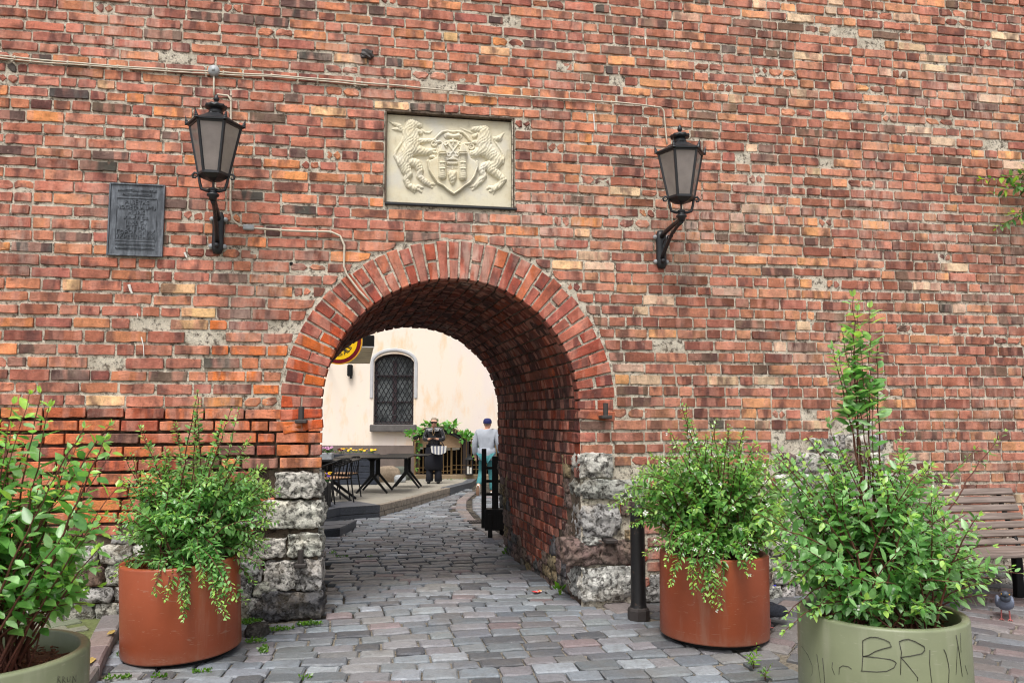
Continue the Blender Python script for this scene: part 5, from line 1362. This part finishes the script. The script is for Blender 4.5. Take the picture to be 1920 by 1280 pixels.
for px, py in ((375, 735), (360, 770), (262, 800), (240, 850), (440, 775), (410, 800), (470, 830), (330, 800), (300, 850), (500, 900), (225, 900), (485, 880)): tw += to(PB, h, px, py, 5.4 + jit(.15), .05, .9, .35, .12, 2, .03)
for px, py in ((500, 1030), (490, 1060), (470, 1100), (455, 1125), (210, 1000), (205, 1080), (500, 980), (225, 1060), (470, 1040)): tw += to(PB, h, px, py, 5.3 + jit(.2), .5, .9, .3, .2, 2, .03)
for px, py in ((310, 1125), (345, 1165), (335, 1130), (380, 1090), (400, 1120), (428, 1160), (415, 1140), (290, 1110), (438, 1120), (350, 1120)): tw += to(PB, h + .02, px, py, 4.93, .75, .92, .25, .15, 2, .02)
shrub('mock_orange_shrub', 'dense bright green shrub spilling over the rim of the left orange planter', (PB.x, PB.y, gz(PB.x, PB.y) + h), tw, GB, .060, .020, .25)
GO_ = [(117, 168, 87), (138, 188, 102), (93, 147, 74), (162, 205, 121), (179, 215, 108)]
tw = dome(PO, h, (.68, .5, .48), (PO.x + .02, PO.y - .04, 1.0), 260, .2, .24, .58, 1, .3)
for px, py in ((1285, 765), (1295, 790), (1250, 810), (1340, 790), (1400, 810), (1430, 840), (1225, 850), (1370, 800)): tw += to(PO, h, px, py, 5.7 + jit(.2), .05, .9, .35, .12, 2, .03)
for px, py in ((1160, 930), (1150, 945), (1185, 990), (1190, 900), (1205, 1040), (1180, 960)): tw += to(PO, h, px, py, 5.55, .45, .9, .35, .2, 2, .03)
for px, py in ((1260, 1090), (1300, 1110), (1315, 1120), (1350, 1140), (1340, 1130), (1250, 1060), (1400, 1080), (1420, 1060), (1330, 1090), (1290, 1080)): tw += to(PO, h + .02, px, py, 5.25, .75, .92, .25, .15, 2, .02)
shrub('mock_orange_shrub', 'shrub covered in small white flowers in the right orange planter', (PO.x, PO.y, gz(PO.x, PO.y) + h), tw, GO_, .058, .020, .24, 300, .05)
GG = [(121, 173, 102), (142, 192, 123), (98, 149, 83), (172, 213, 155), (183, 220, 117)]
Zg = proj((PG.x, PG.y, 1.0))[2]
tw = dome(PG, h, (.66, .48, .44), (PG.x - .03, PG.y, 1.0), 140, .15, .25, .60, 1, .28)
for px, py in ((1600, 560), (1630, 585), (1575, 605), (1612, 620), (1590, 640), (1560, 650), (1640, 640), (1605, 575)): tw += to(PG, h, px, py, Zg + .1, .02, 1.5, .68, .07, 1, .03)
for px, py in ((1572, 665), (1650, 730), (1560, 800), (1655, 850)): tw += to(PG, h, px, py, Zg, .05, 1.25, .66, .06, 1, .03)
for px, py in ((1440, 860), (1470, 840), (1500, 850), (1440, 950), (1430, 1010), (1450, 900), (1530, 830), (1700, 850), (1730, 880), (1680, 820), (1580, 850), (1500, 890), (1760, 900)): tw += to(PG, h, px, py, Zg + jit(.15), .1, .95, .4, .15, 2, .05)
tw += dome(PG, h, (.36, .32, .07), (PG.x, PG.y - .06, .70), 46, .12, .3, .60, .95, .15)
for px, py in ((1905, 1070), (1860, 1075), (1790, 1020), (1840, 1110), (1820, 1060), (1780, 980), (1760, 930)): tw += to(PG, h, px, py, Zg - .1 + jit(.15), .28, .9, .4, .15, 2, .04)
for px, py in ((1880, 812), (1830, 835)): tw += to(PG, h, px, py, Zg + .3, .12, .7, .7, .1, 1, .02)
for px, py in ((1530, 1150), (1560, 1165), (1610, 1170), (1640, 1160), (1680, 1165), (1590, 1150), (1455, 1060), (1465, 1170), (1700, 1130), (1480, 1080)): tw += to(PG, h, px, py, Zg - .2, .5, .9, .25, .18, 2, .04)
shrub('mock_orange_shrub', 'tall loose shrub in the BRUN planter with one stem rising high above the rest', (PG.x, PG.y, h), tw, GG, .070, .026, .26, 300, .004)
GL = [(117, 175, 89), (140, 194, 106), (91, 147, 72), (175, 218, 157), (183, 226, 104)]
Zl = proj((PLF.x, PLF.y, 1.0))[2]
tw = []
for px, py in ((70, 745), (45, 750), (15, 770), (100, 770), (150, 800), (210, 800), (225, 830), (185, 830), (-40, 760), (-90, 800), (120, 850), (170, 880), (215, 900), (200, 960), (60, 830), (20, 850), (-20, 830), (90, 900), (150, 940), (30, 930), (-60, 900), (130, 1000), (190, 1010), (10, 980), (70, 990)):
    tw += to(PLF, h, px, py, Zl + jit(.18), .06, 1, .3, .13, 1, .03)
for px, py in ((150, 1100), (170, 1130), (180, 1060), (60, 1060), (20, 1100), (120, 1080), (190, 1090), (80, 1180), (-30, 1050)): tw += to(PLF, h, px, py, Zl + jit(.15), .35, 1, .35, .12, 1, .03)
tw += dome(PLF, h, (.46, .36, .5), (PLF.x, PLF.y, 1.15), 60, .1, .18, .75, 1, .3)
shrub('mock_orange_shrub', 'large-leaved shrub on bare stems in the corner planter, nearest the camera', (PLF.x, PLF.y, h), tw, GL, .088, .040, .28)
# branch reaching in at the right, ivy on the cellar sign, weeds
VB = [(52, 100, 44), (84, 134, 58), (120, 164, 100), (150, 190, 60), (160, 200, 50)]
Ya = lambda px, py: on_y(px, py, -.12)
tw = [(Ya(2040, 320), Ya(1950, 320), Ya(1838, 338), 1, .1), (Ya(2040, 335), Ya(1940, 345), Ya(1858, 360), 1, .1), (Ya(2040, 350), Ya(1950, 350), Ya(1890, 345), 1.1, .1), (Ya(2060, 380), Ya(1950, 375), Ya(1868, 428), 1, .3), (Ya(2060, 395), Ya(1960, 395), Ya(1885, 400), .9, .3), (Ya(2040, 300), Ya(1960, 300), Ya(1912, 318), 1, .1)]
shrub('climbing_branch', 'leafy branch reaching into view along the wall at upper right', Ya(2060, 350), tw, VB, .10, .036, .08, 300, None, 'branch', None, .9)
V_ = lambda px, py, Z=21.5: at_depth(px, py, Z)
tw = []
for i in range(46):
    px = rnd.uniform(762, 902); a = V_(px + jit(8), arch_y(min(872, max(778, px))) + 7 + jit(3), 21.55 + jit(.15)); b = V_(px + jit(14), arch_y(min(885, max(775, px))) + rnd.uniform(-7, 12), 21.45 + jit(.2))
    if 788 < px < 816 or 848 < px < 860: b = V_(px + jit(8), arch_y(px) + rnd.uniform(-9, -2), 21.6); a = V_(px, arch_y(px) - 1, 21.65)
    tw.append((a, (a + b) / 2 + Vector((0, 0, .08)), b, 1, .05))
for px, y0, y1 in ((783, 820, 880), (786, 815, 856), (893, 815, 860), (898, 812, 838), (884, 812, 835)): tw.append((V_(px, y0), V_(px + 2, (y0 + y1) / 2), V_(px + jit(4), y1), .8, .05))
shrub('climbing_vine', 'green vine climbing over the arched board sign and railing', V_(838, 812), tw, [(84, 150, 66), (112, 176, 88), (70, 130, 56), (140, 190, 104), (160, 200, 96)], .17, .12, .05, 300, None, 'vine', None, 1.5)
def weeds(label, spots, size):
    t = MB(); o = None; b = Vector(spots[0][0])
    for c, rx, ry, n in spots:
        for i in range(n):
            a = rnd.random() * 6.3; rr = math.sqrt(rnd.random()); p = Vector((c.x + rx * rr * math.cos(a), c.y + ry * rr * math.sin(a), 0)); p.z = gz(p.x, p.y) + .004
            th = rnd.random() * 6.3; l = size * rnd.uniform(.5, 1.3); e = Vector((math.cos(th) * .7, math.sin(th) * .7, rnd.uniform(.25, 1.1))).normalized() * l; s1 = e.orthogonal().normalized() * l * .3; up = Vector((0, 0, rnd.random() * size * .8))
            t.add([p + up - b, p + up + e * .5 + s1 - b, p + up + e - b, p + up + e * .5 - s1 - b], [(0, 1, 2, 3)], tinted(lin(*rnd.choice([(92, 140, 36), (116, 164, 44), (76, 118, 36)])), .15, .9))
    o = t.build('weeds', M['leaf'], None); o.location = b; o['kind'] = 'stuff'; o['label'] = label; return o
G_ = lambda px, py: on_ground(px, py)
weeds('low green weeds growing in the joints beside the left planter and corner stones', [(G_(470, 1165), .09, .12, 340), (G_(520, 1183), .12, .03, 160), (G_(580, 1172), .09, .03, 170), (G_(480, 1205), .08, .03, 90), (G_(494, 1222), .03, .06, 90), (G_(380, 1262), .06, .02, 50), (G_(300, 1272), .05, .02, 30), (G_(235, 1230), .05, .05, 60), (G_(220, 1275), .08, .02, 60), (G_(640, 1045), .1, .06, 30), (G_(625, 1038), .05, .08, 26), (G_(695, 1045), .04, .04, 14), (G_(575, 1275), .05, .02, 20)], .022)
weeds('thin weeds along the foot of the low terrace wall and passage kerb', [(at_depth(725, 905, 20.3), .3, .1, 70), (at_depth(800, 908, 20.8), .8, .12, 130), (at_depth(860, 905, 21.5), .6, .1, 90), (G_(960, 1040), .08, .06, 40), (G_(1120, 1128), .05, .03, 22), (G_(1050, 1115), .03, .02, 14)], .07)
def sprig(px, py, s, label):
    p = G_(px, py); tw = [(p, p + Vector((jit(.01), 0, .05 * s)), p + Vector((jit(.05) * s, jit(.04) * s, .1 * s * rnd.uniform(.5, 1.1))), 1, .2) for _ in range(6)]
    shrub('weed_sprig', label, p, tw, [(120, 170, 56), (142, 188, 70), (100, 150, 48), (160, 200, 80)], .032 * s, .02, .2, 300, None, 'weed', None, .6, .0015)
sprig(1413, 1255, 1.3, 'upright weed sprig in the joint in front of the right orange planter'); sprig(1435, 1275, .9, 'smaller weed sprig beside the sage green BRUN planter')
# ------------------------------------------------------------------ bollard
p = on_ground(1204, 1165); bo = thing('bollard', 'scuffed black round bollard with octagonal foot beside the arch corner', 'bollard', (p.x, p.y + .08, gz(p.x, p.y)))
mb = MB(); mb.lathe([(.085, 0), (.085, .07), (.078, .085), (.066, .095)], 8, (0, 0, 0), None, None, 1, R(22), True); mb.build('foot', M['oldiron'], bo)
mb = MB(); mb.lathe([(.066, .09), (.062, .105), (.058, .13), (.055, .8), (.06, .815), (.06, .84), (.04, .87), (.001, .885)], 24); mb.build('shaft', M['bollard'], bo, True)
# ------------------------------------------------------------------ bench
be = thing('park_bench', 'weathered brown slatted bench with black metal frame against the wall at right', 'bench', (4.72, -.45, gz(4.7, -.45)))
gz0 = gz(4.7, -.45); bx0, bx1 = -.92, .84
prof_b = [(-.36, .435, 0), (-.275, .442, .03), (-.19, .437, 0), (-.105, .43, -.03), (-.02, .43, .06)]
for y, z, tl in prof_b:
    mb = MB(); mb.box(((bx0 + bx1) / 2 + jit(.006), y, z), ((bx1 - bx0) / 2, .037, .014), Matrix.Rotation(tl, 3, 'X'), .006); mb.build('seat_slat', M['slat'], be)
for i in range(7):
    f = i / 6; y = .05 + .16 * f ** 1.15; z = .475 + .405 * f; tl = R(72 - 8 * f) if i else R(40)
    mb = MB(); mb.box(((bx0 + bx1) / 2 + jit(.006), y, z), ((bx1 - bx0) / 2, .029, .013), Matrix.Rotation(tl, 3, 'X'), .006); mb.build('back_slat', M['slat'], be)
for x in (bx0 + .2, bx1 - .12):
    mb = MB(); mb.tube([(x, -.36, .415), (x, -.1, .405), (x, .03, .43), (x, .1, .56), (x, .2, .78), (x, .235, .89)], .02, 8); mb.build('side_frame', M['black'], be, True)
    mb = MB(); mb.box((x, -.28, .2), (.035, .03, .2), None, .006); mb.build('leg', M['black'], be); mb = MB(); mb.box((x, .06, .2), (.035, .03, .2), None, .006); mb.build('leg', M['black'], be)
mb = MB(); mb.tube([(bx1 + .01, .1, .46), (bx1 + .02, .02, .62), (bx1 + .02, -.1, .66), (bx1 + .02, -.3, .64), (bx1 + .02, -.34, .5), (bx1, -.33, .42)], .022, 8); mb.build('armrest', M['black'], be, True)
# ------------------------------------------------------------------ litter
def crumple(name, label, p, w, d, h, mats, seed, rz=0.0):
    o = None; mb = MB(); n, m = 9, 6
    for i in range(n):
        for j in range(m):
            x, y = (i / (n - 1) - .5) * w, (j / (m - 1) - .5) * d
            mb.v.append((x + .1 * w * nz((i, j, seed), .8), y + .1 * d * nz((j, i, seed), .7), .003 + h * (.5 + .5 * nz((i * .7, j * .9, seed), 1.1)))); mb.c.append((1, 1, 1, 0))
    mb.f = [(i * m + j, (i + 1) * m + j, (i + 1) * m + j + 1, i * m + j + 1) for i in range(n - 1) for j in range(m - 1)]
    o = mb.build(name, [M[k] for k in mats]); o.location = p; o.rotation_euler = (0, 0, rz)
    for f in o.data.polygons: f.material_index = (f.index * 7 // 9 + f.index // 5) % len(mats) if rnd.random() < .3 else (f.index // 14) % len(mats)
    return tag(o, label, 'litter')
p = on_ground(1007, 1113); crumple('candy_wrapper', 'red and white torn candy wrapper lying on the setts', p + Vector((0, 0, .012)), .085, .055, .02, ['red', 'white', 'red', 'yellow'], 3, .2)
p = on_ground(1449, 1118); crumple('blue_wrapper', 'blue and white crumpled packet on the setts behind the right orange planter', p + Vector((0, 0, .015)), .12, .1, .13, ['blue', 'white', 'blue'], 6, .5)
crumple('crumpled_paper', 'pale crumpled paper left lying on the bench seat', (4.53, -.54, gz0 + .462), .2, .11, .02, ['white', 'paper', 'zinc'], 9, .2)
# stone beside the left corner
p = on_ground(482, 1190); mb = MB(); rock(mb, (0, 0, .03), (.075, .06, .05), 11, 7, .2, .5, tinted(lin(96, 92, 92), .1, .8)); o = mb.build('loose_stone', M['stone'], None, True); o.location = p; tag(o, 'small dark loose stone among weeds by the left corner', 'stone')
# ------------------------------------------------------------------ people
def skin(name, verts, edges, mat, parent, subs=2, root=0, smooth=True):
    names = list(verts); me = bpy.data.meshes.new(name); me.from_pydata([verts[k][0] for k in names], [(names.index(a), names.index(b)) for a, b in edges], [])
    o = bpy.data.objects.new(name, me); sc.collection.objects.link(o); o.modifiers.new('s', 'SKIN'); o.modifiers['s'].use_smooth_shade = True
    for i, k in enumerate(names):
        r = verts[k][1]; r = r if hasattr(r, '__len__') else (r, r); d = me.skin_vertices[0].data[i]; d.radius = r; d.use_root = (i == root)
    s = o.modifiers.new('u', 'SUBSURF'); s.levels = subs; s.render_levels = subs
    dg = bpy.context.evaluated_depsgraph_get(); m2 = bpy.data.meshes.new_from_object(o.evaluated_get(dg)); bpy.data.objects.remove(o); m2.materials.clear(); m2.materials.append(mat)
    m2.polygons.foreach_set('use_smooth', [True] * len(m2.polygons)); return link(name, m2, parent)
def chain(*ks): return list(zip(ks, ks[1:]))
def hand(V, E, w, palm, tip, side, thumb):
    """five bent fingers from the palm towards tip"""
    P, T = Vector(palm), Vector(tip); d = (T - P); L = d.length; d.normalize(); s = Vector(side).normalized(); th = Vector(thumb).normalized()
    for i, (o, l) in enumerate(((-.026, .85), (-.009, 1.0), (.009, .95), (.025, .75))):
        a = P + s * o * .7 + d * .01; b = P + s * o + d * L * .55 * l; c = b + (d * .6 + th * .55).normalized() * L * .45 * l
        k = f'{w}f{i}'; V[k + 'a'] = (a, .012); V[k + 'b'] = (b, .0095); V[k + 'c'] = (c, .008); E += [(w, k + 'a'), (k + 'a', k + 'b'), (k + 'b', k + 'c')]
    b = P + th * .03 - s * .03 + d * .01; c = b + (d + th * .2 - s * .1).normalized() * .04; V[w + 't1'] = (b, .011); V[w + 't2'] = (c, .0085); E += [(w, w + 't1'), (w + 't1', w + 't2')]
def shell_of(V, keys, grow, extra=None):
    o = {k: (V[k][0], V[k][1] + grow if not hasattr(V[k][1], '__len__') else (V[k][1][0] + grow, V[k][1][1] + grow)) for k in keys}
    if extra: o.update(extra)
    return o
def ringloft(mb, rings, n=20):
    vs = []
    for (cx, cy, z, rx, ry) in rings:
        for j in range(n): a = 2 * PI * j / n; w = 1 + .035 * math.sin(a * 5 + z * 9); vs.append((cx + rx * w * math.cos(a), cy + ry * w * math.sin(a), z))
    k = len(rings); mb.add(vs, [(i * n + j, i * n + (j + 1) % n, (i + 1) * n + (j + 1) % n, (i + 1) * n + j) for i in range(k - 1) for j in range(n)] + [tuple(range(n - 1, -1, -1)), tuple((k - 1) * n + j for j in range(n))])
def body(V, arms, legs):
    E = chain('pelvis', 'belly', 'chest', 'neck', 'jaw', 'head', 'crown')
    for s in 'lr': E += chain('chest', s + 'sh', s + 'el', s + 'wr', s + 'hand') + chain('pelvis', s + 'hip', s + 'kn', s + 'an', s + 'toe')
    return E
wp = TP(815, 19.9)
wo = thing('person', 'person in black leather jacket and sunglasses standing on the terrace looking at a phone', 'person', wp, ROT)
V = {'pelvis': ((0, 0, .90), (.15, .12)), 'belly': ((0, 0, 1.06), (.13, .10)), 'chest': ((0, 0, 1.25), (.15, .11)), 'neck': ((0, -.015, 1.385), .05), 'jaw': ((0, -.055, 1.435), .062), 'head': ((0, -.06, 1.50), (.08, .092)), 'crown': ((0, -.045, 1.555), (.072, .08)),
     'lsh': ((-.165, 0, 1.31), .055), 'lel': ((-.235, -.06, 1.07), .042), 'lwr': ((-.085, -.26, 1.09), .027), 'lhand': ((-.05, -.30, 1.115), .024), 'rsh': ((.165, 0, 1.31), .055), 'rel': ((.235, -.06, 1.07), .042), 'rwr': ((.085, -.26, 1.09), .027), 'rhand': ((.05, -.30, 1.115), .024),
     'lhip': ((-.09, 0, .82), .1), 'lkn': ((-.10, -.01, .46), .06), 'lan': ((-.10, .01, .09), .042), 'ltoe': ((-.115, -.12, .04), .035), 'rhip': ((.09, 0, .82), .1), 'rkn': ((.10, -.01, .46), .06), 'ran': ((.10, .01, .09), .042), 'rtoe': ((.125, -.12, .04), .035)}
E = body(V, 1, 1); hand(V, E, 'lhand', V['lhand'][0], (.0, -.325, 1.15), (0, .4, 1), (.5, -.6, .4)); hand(V, E, 'rhand', V['rhand'][0], (.0, -.325, 1.15), (0, .4, 1), (-.5, -.6, .4))
V['nose'] = ((0, -.155, 1.475), .011); V['chin'] = ((0, -.115, 1.41), .03); V['learl'] = ((-.085, -.05, 1.485), .016); V['learr'] = ((.085, -.05, 1.485), .016); E += [('head', 'nose'), ('jaw', 'chin'), ('head', 'learl'), ('head', 'learr')]
skin('body', V, E, M['skin'], wo)
JK = ['belly', 'chest', 'lsh', 'lel', 'lwr', 'rsh', 'rel', 'rwr']
J = shell_of(V, JK, .03, {'waist': ((0, .0, .93), (.20, .15)), 'collar': ((0, .0, 1.355), (.10, .09))})
J['lel'] = (J['lel'][0], .075); J['rel'] = (J['rel'][0], .075); J['lwr'] = ((-.105, -.235, 1.085), .045); J['rwr'] = ((.105, -.235, 1.085), .045)
skin('jacket', J, chain('waist', 'belly', 'chest', 'collar') + chain('chest', 'lsh', 'lel', 'lwr') + chain('chest', 'rsh', 'rel', 'rwr'), M['leather'], wo)
for s in (-1, 1): mb = MB(); mb.add([(s * .015, -.13, 1.36), (s * .15, -.12, 1.345), (s * .12, -.16, 1.28), (s * .02, -.165, 1.26), (s * .10, -.02, 1.39), (s * .16, -.02, 1.35)], [(0, 1, 2, 3), (0, 4, 5, 1)]); o = mb.build('collar', M['leather'], wo); o.modifiers.new('t', 'SOLIDIFY').thickness = .015
mb = MB(); ringloft(mb, [(0, 0, .96, .19, .145), (0, 0, .85, .215, .16), (0, .01, .6, .225, .17), (0, .01, .36, .23, .175), (0, .01, .34, .2, .15)]); mb.build('long_skirt', M['cloth_navy'], wo, True)
for s in (-1, 1):
    mb = MB(); ringloft(mb, [(s * .1, 0, .5, .09, .1), (s * .105, 0, .2, .088, .1), (s * .11, -.01, .07, .095, .11), (s * .11, -.01, .055, .08, .09)], 12); mb.build('trouser_leg', M['cloth_navy'], wo, True)
    mb = MB(); mb.ball((s * .118, -.075, .04), (.048, .12, .042), 10, 7); mb.build('shoe', M['black'], wo, True)
mb = MB(); mb.ball((0, -.018, 1.55), (.084, .086, .07), 14, 9); mb.ball((0, .055, 1.52), (.05, .05, .05), 10, 7); 
o = mb.build('hair', M['hair'], wo, True)
mb = MB(); mb.box((0, -.142, 1.497), (.075, .012, .02), None, .006); mb.box((-.08, -.09, 1.50), (.004, .05, .006)); mb.box((.08, -.09, 1.50), (.004, .05, .006)); mb.build('sunglasses', M['black'], wo)
mb = MB(); mb.box((0, -.132, 1.435), (.022, .006, .005), None, .002); mb.build('mouth', plain('lip', lin(160, 84, 80), .5), wo)
ph = thing('phone', 'dark phone held in both hands by the person in the leather jacket', 'phone', loc2((815 - 960) / FPX * 19.9, 19.9 - .345, TZ(19.9) + 1.145), ROT)
mb = MB(); mb.box((0, 0, 0), (.07, .034, .005), Matrix.Rotation(R(35), 3, 'X'), .003); mb.build('case', M['black'], ph)
mb = MB(); mb.tube([(0, -.155, 1.36), (-.03, -.17, 1.24), (0, -.175, 1.2), (.03, -.17, 1.24), (0, -.155, 1.36)], .006, 5); mb.ball((0, -.178, 1.19), .018, 8, 6); mb.build('pendant', M['gold'], wo)
bag = thing('handbag', 'striped grey and white handbag hanging from the arm of the person in the leather jacket', 'bag', loc2((824 - 960) / FPX * 19.65, 19.64, TZ(19.9) + .72), ROT)
for k in range(9):
    x0, x1 = -.19 + .38 * k / 9, -.19 + .38 * (k + 1) / 9; f = lambda x: .0 + .05 * (x / .19) ** 2
    mb = MB(); mb.add([(x0 * .9, -.06, f(x0)), (x1 * .9, -.06, f(x1)), (x1, -.075, .2), (x0, -.075, .2), (x0 * .9, .06, f(x0)), (x1 * .9, .06, f(x1)), (x1, .05, .2), (x0, .05, .2)], [(0, 1, 2, 3), (7, 6, 5, 4), (0, 4, 5, 1), (3, 2, 6, 7), (0, 3, 7, 4), (1, 5, 6, 2)]); mb.build('stripe_panel', M['white' if k % 2 == 0 else 'stripe'], bag)
mb = MB(); mb.tube([(-.12, 0, .19), (-.04, -.0, .34), (.05, .0, .34), (.13, 0, .19)], .011, 6); mb.build('handle', M['cloth_navy'], bag, True)
mp = at_depth(912, 928, 18.0); mp = Vector((mp.x, mp.y, gz(mp.x, mp.y)))
ma = thing('person', 'person in pale grey jacket and navy cap walking away up the street', 'person', mp, ROT - R(6))
V = {'pelvis': ((0, 0, .93), (.155, .12)), 'belly': ((0, .01, 1.1), (.15, .11)), 'chest': ((0, .03, 1.33), (.18, .12)), 'neck': ((0, .055, 1.485), .055), 'jaw': ((.01, .085, 1.535), .066), 'head': ((.01, .08, 1.60), (.08, .095)), 'crown': ((.01, .075, 1.665), (.075, .085)),
     'lsh': ((-.2, .03, 1.40), .062), 'lel': ((-.275, .0, 1.12), .046), 'lwr': ((-.265, .06, .88), .03), 'lhand': ((-.26, .075, .82), .03), 'rsh': ((.2, .03, 1.40), .062), 'rel': ((.285, -.02, 1.13), .046), 'rwr': ((.32, .05, .9), .03), 'rhand': ((.325, .07, .84), .03),
     'lhip': ((-.08, 0, .87), .08), 'lkn': ((-.12, .10, .49), .062), 'lan': ((-.15, -.22, .24), .045), 'ltoe': ((-.155, -.235, .08), .036), 'rhip': ((.08, 0, .87), .08), 'rkn': ((.11, .09, .47), .062), 'ran': ((.12, .06, .09), .045), 'rtoe': ((.125, .2, .04), .036)}
E = body(V, 1, 1); hand(V, E, 'lhand', V['lhand'][0], (-.26, .10, .73), (0, 1, .1), (.6, .6, -.2)); hand(V, E, 'rhand', V['rhand'][0], (.33, .10, .75), (0, 1, .1), (-.6, .6, -.2))
V['nose'] = ((.035, .185, 1.595), .012); V['learl'] = ((-.078, .08, 1.595), .017); V['learr'] = ((.098, .07, 1.595), .017); E += [('head', 'nose'), ('head', 'learl'), ('head', 'learr')]
skin('body', V, E, M['skin'], ma)
J = shell_of(V, ['belly', 'chest', 'lsh', 'lel', 'lwr', 'rsh', 'rel', 'rwr'], .035, {'waist': ((0, 0, .93), (.185, .14)), 'collar': ((0, .045, 1.475), (.085, .085))}); J['lel'] = (J['lel'][0], .078); J['rel'] = (J['rel'][0], .078); J['belly'] = (J['belly'][0], (.195, .15))
skin('jacket', J, chain('waist', 'belly', 'chest', 'collar') + chain('chest', 'lsh', 'lel', 'lwr') + chain('chest', 'rsh', 'rel', 'rwr'), M['jacket'], ma)
mb = MB(); ringloft(mb, [(0, 0, .79, .19, .15), (0, 0, .80, .198, .155), (0, 0, .86, .2, .155), (0, 0, .95, .21, .16), (0, .01, 1.06, .2, .15)]); mb.build('jacket_hem', M['jacket'], ma, True)
T_ = shell_of(V, ['pelvis', 'lhip', 'lkn', 'lan', 'rhip', 'rkn', 'ran'], .022); T_['lan'] = (T_['lan'][0], .062); T_['ran'] = (T_['ran'][0], .062)
skin('trousers', T_, chain('pelvis', 'lhip', 'lkn', 'lan') + chain('pelvis', 'rhip', 'rkn', 'ran'), M['teal'], ma)
mb = MB(); mb.ball((-.155, -.255, .13), (.052, .045, .135), 12, 9, None, Matrix.Rotation(R(-8), 3, 'X')); mb.build('shoe', M['white'], ma, True)
mb = MB(); mb.ball((-.155, -.285, .125), (.046, .022, .125), 12, 9, None, Matrix.Rotation(R(-8), 3, 'X')); mb.build('shoe_sole', M['sole'], ma, True)
mb = MB(); mb.ball((.125, .12, .045), (.052, .14, .048), 12, 9); mb.build('shoe', M['white'], ma, True)
mb = MB(); mb.lathe([(.094, 0), (.099, .03), (.095, .07), (.07, .105), (.03, .12), (0, .122)], 18, (.01, .072, 1.605), None, None, 1.1); mb.build('cap', M['beanie'], ma, True)
mb = MB(); mb.ball((.01, .07, 1.585), (.085, .092, .03), 12, 6); mb.build('hair', M['hair'], ma, True)
# ------------------------------------------------------------------ pigeons
def pigeon(label, p, rz, bodym, headm, s=1.0):
    t = thing('pigeon', label, 'pigeon', p, rz); V = {'tail': ((0, .20, .095), (.022, .012)), 'rump': ((0, .11, .115), (.045, .035)), 'back': ((0, .03, .13), (.068, .062)), 'breast': ((0, -.05, .135), (.066, .068)), 'neck': ((0, -.085, .185), (.036, .034)), 'head': ((0, -.10, .218), .028)}
    skin('body', V, chain('back', 'rump', 'tail') + chain('back', 'breast', 'neck', 'head'), M[bodym], t)
    mb = MB(); mb.ball((0, -.10, .222), (.03, .034, .029), 12, 8); mb.ball((0, -.092, .19), (.039, .036, .035), 12, 8); mb.build('hood', M[headm], t, True)
    mb = MB(); mb.lathe([(.008, 0), (.006, .012), (.001, .026)], 7, (0, -.128, .215), None, Matrix.Rotation(R(105), 3, 'X')); mb.build('beak', M['black'], t, True)
    for sx in (-1, 1):
        mb = MB(); mb.ball((sx * .026, -.112, .225), .0055, 7, 5); mb.build('eye', M['paleyellow'], t, True)
        mb = MB(); mb.ball((sx * .05, .05, .135), (.02, .105, .05), 12, 8, None, Matrix.Rotation(R(-8), 3, 'X')); mb.build('wing', M[bodym], t, True)
        mb = MB(); mb.tube([(sx * .028, -.0, .075), (sx * .03, -.005, .012)], .006, 6)
        for a in (-.5, 0, .5, PI): mb.tube([(sx * .03, -.005, .01), (sx * .03 + .032 * math.sin(a), -.005 - .034 * math.cos(a), .004)], .004, 5)
        mb.build('leg', M['pigeonleg'], t)
    t.scale = (s, s, s); return t
p = on_ground(1886, 1163); pigeon('grey pigeon facing the camera on the setts at the right edge', p + Vector((0, 0, .008)), R(-38), 'pigeon', 'pigeonhead', .93)
p = on_ground(1440, 1178); pigeon('dark speckled pigeon half hidden behind the right orange planter', p + Vector((-.0, 0, .008)), R(-80), 'pigeondark', 'pigeonhead', .95)
